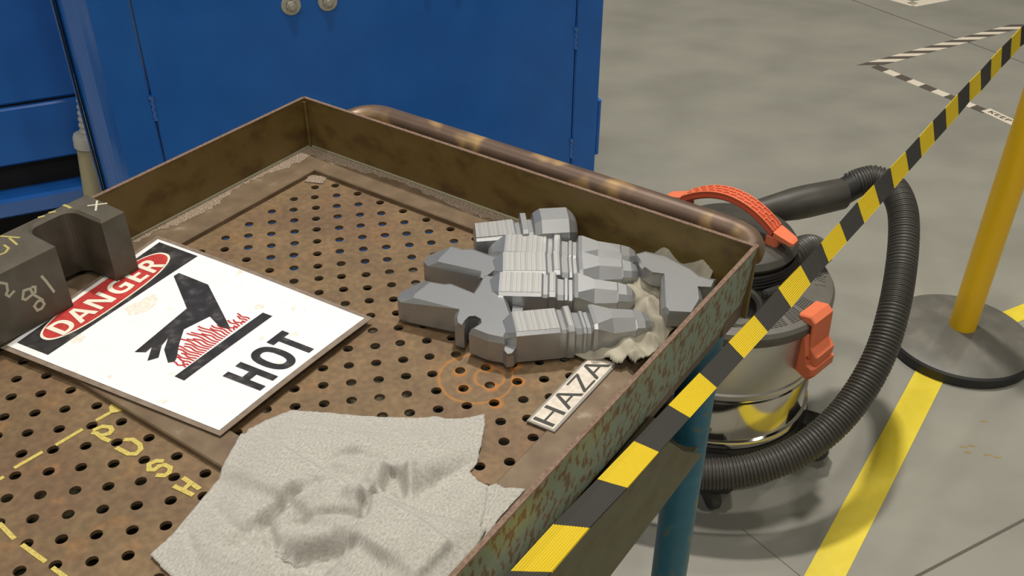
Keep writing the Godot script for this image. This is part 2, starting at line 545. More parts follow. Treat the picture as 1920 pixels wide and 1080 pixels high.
func cabinet() -> void:
	var t := thing("cabinet", "tall blue painted steel cabinet with two zinc bolts on its wide door", "cabinet")
	t.transform = cab
	var out := [Vector2(-0.617, -0.7), Vector2(-0.617, -0.05)]
	for k in 9:
		var a := PI - k * PI / 16.0
		out.append(Vector2(-0.567 + 0.05 * cos(a), -0.05 + 0.05 * sin(a)))
	out.append_array([Vector2(-0.472, 0.0), Vector2(-0.472, -0.012), Vector2(0.599, -0.012), Vector2(0.599, 0.0), Vector2(0.672, 0.0), Vector2(0.678, -0.006), Vector2(0.678, -0.7)])
	var st := mb()
	prism(st, out, 0.03, 1.75, 0.0)
	part("body", st, M.blue_gloss, t)
	st = mb()
	box(st, Vector3(0.0635, 0.905, -0.004), Vector3(1.064, 1.66, 0.012), 0.0015)
	part("door", st, M.blue, t)
	st = mb()
	box(st, Vector3(0.637, 0.905, 0.001), Vector3(0.072, 1.68, 0.004), 0.001)
	part("door_post", st, M.blue, t)
	st = mb()
	box(st, Vector3(-0.515, 0.905, 0.001), Vector3(0.082, 1.68, 0.004), 0.001)
	part("door_post", st, M.blue, t)
	st = mb()
	box(st, Vector3(-0.622, 0.905, -0.045), Vector3(0.004, 1.7, 0.03), 0.001)
	part("edge_flange", st, M.blue_gloss, t)
	st = mb()
	box(st, Vector3(-0.6185, 0.905, -0.03), Vector3(0.003, 1.7, 0.012))
	part("shadow_gap", st, M.dark, t)
	st = mb()
	box(st, Vector3(0.03, 0.015, -0.36), Vector3(1.2, 0.03, 0.64))
	part("plinth", st, M.dark, t)
	# weld beads on the seams
	for w in [[-0.470, 0.60], [0.597, 0.607], [0.597, 0.288], [-0.470, 0.27]]:
		st = mb()
		var pts := PackedVector3Array()
		var rad := PackedFloat32Array()
		for k in 13:
			var f := k / 12.0
			pts.append(Vector3(w[0] + 0.0015 * sin(k * 2.1), w[1] - 0.03 + 0.06 * f, 0.002))
			rad.append(0.0032 + 0.0018 * absf(sin(k * 1.3)) + (0.0036 if k == 12 else (0.0025 if k == 11 or k == 0 else 0.0)))
		tube(st, pts, rad, 10)
		part("weld_bead", st, M.blue_gloss, t)
	st = mb()
	box(st, Vector3(0.684, 0.33, -0.02), Vector3(0.012, 0.17, 0.03), 0.003)
	part("hinge_pad", st, M.blue, t)
	for b in [[-0.1316, 0.792], [-0.047, 0.790], [0.19, 0.805], [0.268, 0.803]]:
		st = mb()
		var bs := Basis(Vector3.RIGHT, Vector3(0, 0, 1), Vector3(0, -1, 0))
		lathe(st, [Vector2(0.0, 0.0), Vector2(0.0225, 0.0), Vector2(0.0225, 0.003), Vector2(0.021, 0.0042), Vector2(0.012, 0.0042)], 28, Vector3(b[0], b[1], 0.002), bs, false)
		var bolt := part("bolt", st, M.zinc, t, "zinc bolt with a wide washer")
		st = mb()
		lathe(st, [Vector2(0.0125, 0.004), Vector2(0.0125, 0.010), Vector2(0.011, 0.0115), Vector2(0.0075, 0.0115), Vector2(0.0075, 0.016), Vector2(0.0065, 0.0175), Vector2(0.0, 0.0175)], 6, Vector3(b[0], b[1], 0.002), bs, false)
		part("bolt_head", st, M.zinc, bolt)

func machine() -> void:
	var t := thing("machine", "blue enclosed machine with a horizontal seam standing left of the cabinet", "machine")
	t.transform = cab
	var st := mb()
	box(st, Vector3(-1.1, 1.2015, -0.45), Vector3(0.96, 1.25, 0.5), 0.006)
	part("upper_panel", st, M.blue, t)
	st = mb()
	box(st, Vector3(-1.1, 0.497, -0.45), Vector3(0.96, 0.146, 0.5), 0.006)
	part("lower_panel", st, M.blue, t)
	st = mb()
	box(st, Vector3(-1.1, 0.576, -0.46), Vector3(0.95, 0.02, 0.5))
	part("seam", st, M.dark, t)
	st = mb()
	box(st, Vector3(-1.1, 0.39, -0.45), Vector3(0.94, 0.08, 0.44))
	part("recess", st, M.dark, t)
	st = mb()
	box(st, Vector3(-1.1, 0.327, -0.43), Vector3(0.96, 0.05, 0.52), 0.007)
	part("sill_rail", st, M.blue_gloss, t)
	st = mb()
	box(st, Vector3(-1.1, 0.152, -0.5), Vector3(0.9, 0.304, 0.4))
	part("base", st, M.dark, t)
	# flexible conduit going into a standing pipe
	var foot := Vector3(-0.672, 0.0, -0.11)
	var lean := Vector3(0.10, 1.0, -0.05).normalized()
	var c := thing("conduit", "grey ribbed conduit entering a beige standing pipe beside the cabinet corner", "conduit", cab * foot)
	c.basis = cab.basis * Basis(lean.cross(Vector3(0, 0, 1)).normalized(), lean, lean.cross(Vector3(0, 0, 1)).normalized().cross(lean))
	st = mb()
	lathe(st, [Vector2(0.031, 0.0), Vector2(0.031, 0.475), Vector2(0.029, 0.48)], 28)
	part("standing_pipe", st, M.pipe, c)
	st = mb()
	lathe(st, [Vector2(0.028, 0.474), Vector2(0.036, 0.476), Vector2(0.036, 0.50), Vector2(0.033, 0.507), Vector2(0.021, 0.510)], 28)
	part("collar", st, M.conduit, c)
	st = mb()
	var pts := PackedVector3Array()
	var rad := PackedFloat32Array()
	for k in 105:
		pts.append(Vector3(0.014 * sin(k * 0.01) , 0.506 + k * 0.003, 0))
		rad.append([0.0165, 0.0185, 0.0202, 0.0202, 0.0185][k % 5])
	tube(st, pts, rad, 20)
	part("flexible_hose", st, M.conduit, c)

# ------------------------------------------------------------ table
func deck_image() -> ImageTexture:
	var w := 760
	var h := 1240
	var im := Image.create(w, h, false, Image.FORMAT_RGB8)
	var a := FastNoiseLite.new()
	a.seed = 5
	a.frequency = 0.012
	a.fractal_octaves = 5
	var b := FastNoiseLite.new()
	b.seed = 9
	b.frequency = 0.006
	b.fractal_octaves = 4
	var f := FastNoiseLite.new()
	f.seed = 12
	f.frequency = 0.08
	f.fractal_octaves = 2
	var base0 := c8(108, 88, 63)
	var base1 := c8(128, 104, 74)
	var red := c8(110, 85, 63)
	var orange := c8(150, 108, 66)
	var rings := [[Vector2(0.5554, 0.3134), 0.043], [Vector2(0.5675, 0.3038), 0.017]]
	var scale_holes := [Vector2(0.5331, 0.3158), Vector2(0.5553, 0.3372), Vector2(0.5789, 0.3162), Vector2(0.5987, 0.2912), Vector2(0.5552, 0.2920), Vector2(0.5791, 0.2696), Vector2(0.5999, 0.3364)]
	for y in h:
		for x in w:
			var n := a.get_noise_2d(x, y) * 0.5 + 0.5
			var q := b.get_noise_2d(x, y)
			var g := f.get_noise_2d(x, y)
			var c := base0.lerp(base1, clampf(n * 1.5 - 0.25, 0, 1))
			c = c.lerp(red, clampf(q * 1.6, 0, 0.6))
			c = c.lerp(orange, clampf((a.get_noise_2d(x + 900, y * 1.0) - 0.22) * 1.8, 0, 0.5) * lerpf(0.4, 1.5, smoothstep(560.0, 800.0, y)))
			c = c * (1.0 + g * 0.12)
			var u := x * 0.001
			var v := y * 0.001
			for r in rings:
				var d: float = absf(Vector2(u, v).distance_to(r[0]) - r[1] * (1.0 + q * 0.25))
				c = c.lerp(c8(184, 118, 48), clampf(1.0 - d / 0.0028, 0, 1) * clampf(0.5 + n, 0, 0.75))
			for r in scale_holes:
				var d: float = Vector2(u, v).distance_to(r)
				if d < 0.014:
					c = c.lerp(c8(178, 112, 46), clampf((0.0105 - d) / 0.004, 0, 1) * 0.75)
			im.set_pixel(x, y, c)
	return ImageTexture.create_from_image(im)

func add_uv(st: SurfaceTool, p: Vector3) -> void:
	st.set_uv(Vector2(p.x / 0.76, p.z / 1.24))
	st.add_vertex(p)

func tri_uv(st: SurfaceTool, a: Vector3, b: Vector3, c: Vector3) -> void:
	add_uv(st, a)
	add_uv(st, c)
	add_uv(st, b)

# a sheet with round holes on a checkerboard of cells: u0, v0 = cell centre (0, 0), du, dv = cell pitch, m by n cells from (m0, n0)
func perforated(st: SurfaceTool, u0: float, v0: float, du: float, dv: float, m0: int, n0: int, m1: int, n1: int, odd: int, umax: float, vmin: float, vmax: float, umin: float, rng: RandomNumberGenerator) -> void:
	var t := 0.0042
	st.set_smooth_group(-1)
	for m in range(m0, m1 + 1):
		for n in range(n0, n1 + 1):
			var c := Vector2(u0 + m * du, v0 + n * dv)
			var lo := Vector2(c.x - du / 2, c.y - dv / 2)
			var hi := Vector2(c.x + du / 2, c.y + dv / 2)
			if m == m0:
				lo.x = umin
			if m == m1:
				hi.x = umax
			if n == n0:
				lo.y = vmin
			if n == n1:
				hi.y = vmax
			var corner := [Vector3(lo.x, 0, lo.y), Vector3(lo.x, 0, hi.y), Vector3(hi.x, 0, hi.y), Vector3(hi.x, 0, lo.y)]
			if posmod(m + n + odd, 2) == 1:
				tri_uv(st, corner[0], corner[1], corner[2])
				tri_uv(st, corner[0], corner[2], corner[3])
				continue
			var r := 0.0061
			var cc := c + Vector2(rng.randf_range(-1, 1), rng.randf_range(-1, 1)) * 0.0009
			var N := 16
			for i in N:
				var a0 := TAU * i / N
				var a1 := TAU * (i + 1) / N
				var d0 := Vector2(cos(a0), -sin(a0))
				var d1 := Vector2(cos(a1), -sin(a1))
				var p0 := cc + d0 * r
				var p1 := cc + d1 * r
				var q0 := edge_of(lo, hi, c, d0)
				var q1 := edge_of(lo, hi, c, d1)
				var P0 := Vector3(p0.x, 0, p0.y)
				var P1 := Vector3(p1.x, 0, p1.y)
				var Q0 := Vector3(q0.x, 0, q0.y)
				var Q1 := Vector3(q1.x, 0, q1.y)
				tri_uv(st, P0, Q0, Q1)
				tri_uv(st, P0, Q1, P1)
				if (q0 - q1).x != 0.0 and (q0 - q1).y != 0.0:   # the corner of the cell lies between
					var k := Vector2(hi.x if d0.x + d1.x > 0 else lo.x, hi.y if d0.y + d1.y > 0 else lo.y)
					tri_uv(st, Q0, Vector3(k.x, 0, k.y), Q1)
				var B0 := P0 - Vector3(0, t, 0)
				var B1 := P1 - Vector3(0, t, 0)
				tri_uv(st, B0, P0, P1)
				tri_uv(st, B0, P1, B1)

func edge_of(lo: Vector2, hi: Vector2, c: Vector2, d: Vector2) -> Vector2:
	var k := 1e9
	if absf(d.x) > 1e-5:
		k = minf(k, ((hi.x if d.x > 0 else lo.x) - c.x) / d.x)
	if absf(d.y) > 1e-5:
		k = minf(k, ((hi.y if d.y > 0 else lo.y) - c.y) / d.y)
	return c + d * k

func deck_at(x: float, z: float, y: float) -> Vector3:
	return Vector3(x, 0.0002 + y, z)

func work_table() -> void:
	var t := tray_thing("work_cart", "rusty steel work cart with a perforated tray top and blue pipe legs", "cart", Vector3(0.37, -DECK, 0.6))
	var rng := RandomNumberGenerator.new()
	rng.seed = 4
	M.deck = StandardMaterial3D.new()
	M.deck.albedo_texture = deck_image()
	M.deck.roughness = 0.6
	M.deck.metallic = 0.2
	var st := mb()
	perforated(st, 0.0862, 0.0932, 0.02227, 0.02213, 0, -1, 26, 20, 0, 0.672, 0.058, 0.56, 0.04, rng)
	part("perforated_sheet", st, M.deck, t, "perforated sheet with a rust ring beside the forgings")
	st = mb()
	perforated(st, 0.102, 0.595, 0.02265, 0.0229, -2, 0, 25, 26, 0, 0.672, 0.565, 1.21, 0.04, rng)
	part("perforated_sheet", st, M.deck, t, "perforated sheet with painted yellow letters")
	# flanges of the angle frame and the divider, a little above the sheets
	st = mb()
	box(st, Vector3(0.375, -0.004, 0.034), Vector3(0.75, 0.024, 0.056), 0.0015)
	part("back_flange", st, M.flange, t)
	st = mb()
	box(st, Vector3(0.026, -0.004, 0.64), Vector3(0.062, 0.0238, 1.2), 0.0015)
	part("left_flange", st, M.flange, t)
	st = mb()
	box(st, Vector3(0.709, -0.008, 0.62), Vector3(0.076, 0.0206, 1.2), 0.0015)
	part("front_flange", st, M.deck_flange if M.has("deck_flange") else M.flange, t)
	st = mb()
	box(st, Vector3(0.37, -0.004, 0.5625), Vector3(0.64, 0.0236, 0.043), 0.0015)
	part("divider_bar", st, M.flange, t)
	# rims: back, left, front (leaning outwards), near
	st = mb()
	box(st, Vector3(0.372, 0.036, 0.004), Vector3(0.768, 0.108, 0.005), 0.001)
	part("back_rim", st, M.rim_steel, t)
	st = mb()
	box(st, Vector3(-0.009, 0.036, 0.62), Vector3(0.005, 0.108, 1.235), 0.001)
	part("left_rim", st, M.rim_steel, t)
	st = mb()
	var ring := func(v: float) -> PackedVector3Array:
		return PackedVector3Array([Vector3(0.742, -0.003, v), Vector3(0.7505, 0.089, v), Vector3(0.7513, 0.0905, v), Vector3(0.7547, 0.0905, v), Vector3(0.7555, 0.089, v), Vector3(0.748, -0.003, v)])
	loft(st, [ring.call(0.0), ring.call(1.235)], 0)
	part("front_rim", st, M.rim_paint, t, "front rim with flaking green paint")
	st = mb()
	loft(st, [PackedVector3Array([Vector3(0.7495, 0.0895, 0), Vector3(0.7500, 0.0913, 0), Vector3(0.7552, 0.0913, 0), Vector3(0.7558, 0.0898, 0)]), PackedVector3Array([Vector3(0.7495, 0.0895, 1.236), Vector3(0.7500, 0.0913, 1.236), Vector3(0.7552, 0.0913, 1.236), Vector3(0.7558, 0.0898, 1.236)])], 0)
	part("rim_edge", st, M.rusty_edge, t)
	st = mb()
	box(st, Vector3(0.372, 0.0905, 0.004), Vector3(0.768, 0.002, 0.0056), 0.0005)
	box(st, Vector3(-0.009, 0.0905, 0.62), Vector3(0.0056, 0.002, 1.235), 0.0005)
	part("rim_edge", st, M.rusty_edge, t)
	st = mb()
	box(st, Vector3(0.372, 0.036, 1.236), Vector3(0.768, 0.108, 0.005), 0.001)
	part("near_rim", st, M.rim_steel, t)
	# burnt scale and weld seams along the foot of the rims
	var rs := RandomNumberGenerator.new()
	rs.seed = 15
	for leg_ in [[Vector3(0.0, 0.0082, 0.0068), Vector3(0.52, 0.0082, 0.0068), Vector3(0, 0, 1)], [Vector3(-0.005, 0.0083, 0.008), Vector3(-0.005, 0.0083, 0.40), Vector3(1, 0, 0)]]:
		var r0 := PackedVector3Array()
		var r1 := PackedVector3Array()
		for k in 61:
			var p: Vector3 = (leg_[0] as Vector3).lerp(leg_[1], k / 60.0)
			r0.append(p)
			r1.append(p + leg_[2] * (0.017 + 0.008 * sin(k * 0.21) + rs.randf_range(-0.004, 0.004)))
		st = mb()
		for k in 60:
			tri_up(st, r0[k], r1[k], r1[k + 1], Vector3.UP)
			tri_up(st, r0[k], r1[k + 1], r0[k + 1], Vector3.UP)
		part("weld_scale", st, M.weld_scale, t)
		st = mb()
		tube(st, PackedVector3Array([leg_[0], leg_[1]]), 0.0026, 8)
		part("weld_seam", st, M.weld, t)
	st = mb()
	box(st, Vector3(0.072, 0.001, 0.075), Vector3(0.03, 0.0016, 0.022), 0.0006, Basis(Vector3.UP, 0.4))
	part("weld_scale", st, M.weld_scale, t)
	# push handle behind the back rim
	st = mb()
	tube(st, smooth_path([Vector3(0.085, 0.074, 0.0), Vector3(0.092, 0.076, -0.016), Vector3(0.115, 0.078, -0.030), Vector3(0.16, 0.078, -0.033), Vector3(0.4, 0.078, -0.034), Vector3(0.66, 0.078, -0.033), Vector3(0.72, 0.078, -0.028), Vector3(0.74, 0.076, -0.014), Vector3(0.744, 0.074, 0.0)], 0.008), 0.0175, 20)
	part("push_handle", st, M.handle, t)
	# legs
	for p in [Vector2(0.722, 0.058), Vector2(0.03, 0.058), Vector2(0.722, 1.15), Vector2(0.03, 1.15)]:
		st = mb()
		tube(st, PackedVector3Array([Vector3(p.x, -DECK + 0.008, p.y), Vector3(p.x, -0.4, p.y), Vector3(p.x, -0.015, p.y)]), 0.0265, 28)
		var leg := part("leg", st, M.leg, t)
		st = mb()
		lathe(st, [Vector2(0.05, 0.0), Vector2(0.05, 0.006), Vector2(0.03, 0.01), Vector2(0.0, 0.01)], 24, Vector3(p.x, -DECK, p.y))
		part("foot_plate", st, M.dark, leg)
	# outer brace plates with slanted ends
	for u in [0.7515, -0.004]:
		st = mb()
		var poly := [Vector2(0.083, -0.198), Vector2(0.086, -0.192), Vector2(0.148, -0.139), Vector2(0.21, -0.07), Vector2(0.25, -0.006), Vector2(0.95, -0.006), Vector2(0.99, -0.07), Vector2(1.12, -0.192), Vector2(1.12, -0.198)]
		prism(st, poly, -0.0025, 0.0025, 0.0, func(x: float, y: float, z: float) -> Vector3: return Vector3(u + y, z, x))
		part("brace_plate", st, M.brace, t)
	st = mb()
	box(st, Vector3(0.374, -0.196, 0.575), Vector3(0.74, 0.004, 1.09), 0.001)
	part("lower_shelf", st, M.brace, t)
	for v in [0.058, 1.15]:
		st = mb()
		box(st, Vector3(0.376, -0.17, v), Vector3(0.66, 0.04, 0.03), 0.003)
		part("cross_bar", st, M.brace, t)
	# welds in the corners of the tray
	st = mb()
	tube(st, smooth_path([Vector3(-0.004, 0.01, 0.008), Vector3(-0.004, 0.05, 0.008), Vector3(-0.005, 0.086, 0.008)], 0.01), 0.0035, 8)
	part("corner_weld", st, M.rim_steel, t)
	# yellow paint marks
	var paint := {
		"P": [[Vector2(0.2727, 0.6240), Vector2(0.2764, 0.6224), Vector2(0.2889, 0.6232), Vector2(0.2972, 0.6220)], [Vector2(0.2703, 0.6206), Vector2(0.2728, 0.6123), Vector2(0.2809, 0.6081), Vector2(0.2868, 0.6101), Vector2(0.2888, 0.6153), Vector2(0.2844, 0.6209)]],
		"U": [[Vector2(0.3100, 0.6110), Vector2(0.3165, 0.6064), Vector2(0.3286, 0.6069), Vector2(0.3357, 0.6108), Vector2(0.3372, 0.6184), Vector2(0.3308, 0.6229), Vector2(0.3138, 0.6241)]],
		"S": [[Vector2(0.3681, 0.6092), Vector2(0.3628, 0.6129), Vector2(0.3607, 0.6201), Vector2(0.3671, 0.6255), Vector2(0.3718, 0.6222), Vector2(0.3714, 0.6164), Vector2(0.3746, 0.6118), Vector2(0.3831, 0.6110), Vector2(0.3875, 0.6163), Vector2(0.3871, 0.6220), Vector2(0.3807, 0.6256)]],
		"H": [[Vector2(0.4061, 0.6129), Vector2(0.4295, 0.6136)], [Vector2(0.4077, 0.6258), Vector2(0.4309, 0.6233)], [Vector2(0.4173, 0.6128), Vector2(0.4188, 0.6246)]]}
	for k in paint:
		st = mb()
		var j := 0
		for s in paint[k]:
			stroke(st, s, 0.0052, deck_at, 0.0005 + 0.0003 * j)
			j += 1
		part("painted_letter", st, M.paint, t)
	for s in [[Vector2(0.2587, 0.6283), Vector2(0.2568, 0.6571)], [Vector2(0.2540, 0.6737), Vector2(0.2513, 0.7021)], [Vector2(0.2537, 0.7180), Vector2(0.2521, 0.7318)], [Vector2(0.2610, 0.5917), Vector2(0.2590, 0.6089)], [Vector2(0.3081, 0.7554), Vector2(0.3353, 0.7582)], [Vector2(0.3500, 0.7583), Vector2(0.3839, 0.7578)], [Vector2(0.3975, 0.7582), Vector2(0.4253, 0.7579)]]:
		st = mb()
		stroke(st, s, 0.0046, deck_at)
		part("painted_line", st, M.paint, t)
	st = mb()
	fill(st, [Vector2(0.2531, 0.5887), Vector2(0.2496, 0.5825), Vector2(0.2577, 0.5801), Vector2(0.2699, 0.5823), Vector2(0.2675, 0.5882), Vector2(0.2622, 0.5941)], deck_at, 0.001)
	part("paint_blot", st, M.paint, t)

# ------------------------------------------------------------ danger sign
func sign_at(s: float, t: float, lift: float) -> Vector3:
	var a := Vector2(0.0741, 0.5971)
	var b := Vector2(0.0286, 0.3347)
	var c := Vector2(0.3875, 0.3066)
	var d := Vector2(0.3961, 0.552)
	var p := a * (1 - s) * (1 - t) + b * s * (1 - t) + c * s * t + d * (1 - s) * t
	var h := 0.0102 + 0.0022 * sin(PI * clampf(s, 0, 1)) * t * t + 0.002 * sin(t * 3.6 + 0.4) * s
	return Vector3(p.x, h + lift, p.y)

func sign_sheet(st: SurfaceTool, s0: float, t0: float, s1: float, t1: float, y0: float, y1: float) -> void:
	var N := 14
	var rows := []
	for i in N + 1:
		var s := lerpf(s0, s1, float(i) / N)
		var r := PackedVector3Array()
		for j in N + 1:
			r.append(sign_at(s, lerpf(t0, t1, float(j) / N), y1))
		for j in N + 1:
			r.append(sign_at(s, lerpf(t1, t0, float(j) / N), y0))
		rows.append(r)
	for i in N:
		var n: int = rows[i].size()
		for j in n:
			var k := (j + 1) % n
			var up := Vector3.UP if j < N else Vector3.DOWN
			if j == N or j == n - 1:
				up = (rows[i][j] - sign_at(0.5, 0.5, 0)) * Vector3(1, 0, 1)
			tri_up(st, rows[i][j], rows[i][k], rows[i + 1][k], up)
			tri_up(st, rows[i][j], rows[i + 1][k], rows[i + 1][j], up)

func sign_board() -> void:
	var t := tray_thing("danger_sign", "laminated white DANGER HOT sign with a hand over a hot plate lying on the tray", "sign", Vector3(0.22, 0.009, 0.45))
	var st := mb()
	sign_sheet(st, -0.016, -0.02, 1.012, 1.006, 0.0, 0.0006)
	part("laminate", st, M.laminate, t)
	st = mb()
	sign_sheet(st, 0.008, 0.0, 0.985, 0.985, 0.0006, 0.0012)
	part("paper", st, M.paper, t)
	var F := sign_at
	var at := func(x: float, y: float, l: float) -> Vector3: return sign_at(x, y, 0.0013 + l)
	st = mb()
	for k in 12:   # the header band, cut into strips that follow the curl
		var a := lerpf(0.042, 0.966, k / 12.0)
		var b := lerpf(0.042, 0.966, (k + 1) / 12.0)
		fill(st, [Vector2(a, 0.022), Vector2(b, 0.022), Vector2(b, 0.178 + 0.047 * (b - 0.04)), Vector2(a, 0.178 + 0.047 * (a - 0.04))], at, 0.0003)
	part("header_band", st, M.black_ink, t)
	var oval := func(k: float) -> Array:
		var o := []
		for i in 64:
			var a := TAU * i / 64
			var cx := 0.508 + 0.395 * k * (signf(cos(a)) * pow(absf(cos(a)), 0.75))
			o.append(Vector2(cx, 0.0985 + 0.012 * (cx - 0.5) + (0.082 * k * k) * (signf(sin(a)) * pow(absf(sin(a)), 0.85))))
		return o
	st = mb()
	cut_fill(st, oval.call(1.0), at, 0.0006)
	part("oval_border", st, M.cream_ink, t)
	st = mb()
	cut_fill(st, oval.call(0.965), at, 0.0009)
	part("oval", st, M.red_ink, t)
	st = mb()
	lettering(st, "DANGER", true, Vector2(0.172, 0.146), Vector2(0.655, 0.012), Vector2(0.0, -0.095), at, 0.0013)
	part("danger_lettering", st, M.cream_ink, t)
	st = mb()
	lettering(st, "HOT", true, Vector2(0.292, 0.962), Vector2(0.40, 0.0), Vector2(0.0, -0.165), at, 0.0006)
	part("hot_lettering", st, M.black_ink, t)
	st = mb()
	cut_fill(st, [Vector2(0.757, 0.672), Vector2(0.759, 0.714), Vector2(0.188, 0.704), Vector2(0.19, 0.66)], at, 0.0004)
	part("hot_plate_symbol", st, M.black_ink, t)
	st = mb()
	cut_fill(st, [Vector2(0.771, 0.235), Vector2(0.804, 0.238), Vector2(0.8, 0.386), Vector2(0.587, 0.632), Vector2(0.575, 0.637), Vector2(0.567, 0.597), Vector2(0.606, 0.526), Vector2(0.47, 0.499), Vector2(0.375, 0.545), Vector2(0.292, 0.594), Vector2(0.268, 0.602), Vector2(0.249, 0.586), Vector2(0.31, 0.523), Vector2(0.388, 0.485), Vector2(0.33, 0.497), Vector2(0.256, 0.537), Vector2(0.216, 0.516), Vector2(0.3, 0.473), Vector2(0.258, 0.476), Vector2(0.236, 0.441), Vector2(0.6, 0.421)], at, 0.0006)
	part("hand_symbol", st, M.black_ink, t)
	st = mb()
	for k in 27:
		var s := lerpf(0.262, 0.685, k / 26.0)
		var top: float = 0.575 + 0.025 * sin(k * 1.9) - 0.03 * sin(PI * clampf((s - 0.3) / 0.3, 0, 1)) + (0.045 if s > 0.56 else 0.0) + (0.03 if s < 0.3 else 0.0)
		var pts := []
		for j in 9:
			var f := j / 8.0
			pts.append(Vector2(s + 0.0045 * sin(f * 8.0 + k * 0.25), lerpf(0.655, top, f)))
		stroke(st, pts, 0.0078, at, 0.0003)
	part("heat_symbol", st, M.red_ink, t)
	for s in [[Vector2(0.454, 0.220), Vector2(0.500, 0.220), Vector2(0.537, 0.233), Vector2(0.589, 0.240), Vector2(0.616, 0.256), Vector2(0.581, 0.293), Vector2(0.541, 0.303), Vector2(0.501, 0.305), Vector2(0.459, 0.292), Vector2(0.430, 0.264)], [Vector2(0.782, 0.615), Vector2(0.807, 0.632), Vector2(0.805, 0.654), Vector2(0.777, 0.651), Vector2(0.765, 0.633)], [Vector2(0.165, 0.181), Vector2(0.221, 0.189), Vector2(0.216, 0.219), Vector2(0.178, 0.226), Vector2(0.153, 0.206)], [Vector2(0.872, 0.731), Vector2(0.889, 0.732), Vector2(0.880, 0.746), Vector2(0.853, 0.756), Vector2(0.848, 0.745)], [Vector2(0.053, 0.455), Vector2(0.071, 0.458), Vector2(0.062, 0.469), Vector2(0.044, 0.472)], [Vector2(0.882, 0.683), Vector2(0.877, 0.693), Vector2(0.868, 0.692), Vector2(0.872, 0.683)], [Vector2(0.889, 0.775), Vector2(0.888, 0.783), Vector2(0.876, 0.788), Vector2(0.875, 0.782)]]:
		st = mb()
		cut_fill(st, s, at, 0.0001)
		part("paper_stain", st, M.paper_stain, t)

func sticker() -> void:
	var t := tray_thing("hazard_plate", "small white tag with black HAZARD lettering stuck along the front of the tray", "label plate", Vector3(0.66, 0.002, 0.26))
	var st := mb()
	var a := Vector2(0.6462, 0.3445)
	var ey := Vector2(-0.0352, 0.0025)
	var ex := Vector2(-0.0032, -0.205)
	var o := a - ey
	prism(st, [o, o + ex, o + ex + ey, a], 0.0024, 0.0045, 0.0005)
	part("plate", st, M.tag_edge, t)
	st = mb()
	prism(st, [o + ey * 0.09 + ex * 0.012, o + ey * 0.09 + ex * 0.988, o + ey * 0.91 + ex * 0.988, o + ey * 0.91 + ex * 0.012], 0.0045, 0.0048)
	part("white_face", st, M.tag, t)
	st = mb()
	lettering(st, "HAZARD", false, o + ey * 0.16 + ex * 0.025, ex * 0.94, ey * 0.70, func(x: float, z: float, y: float) -> Vector3: return Vector3(x, 0.0048 + y, z), 0.0004)
	part("hazard_lettering", st, M.print_dark, t)

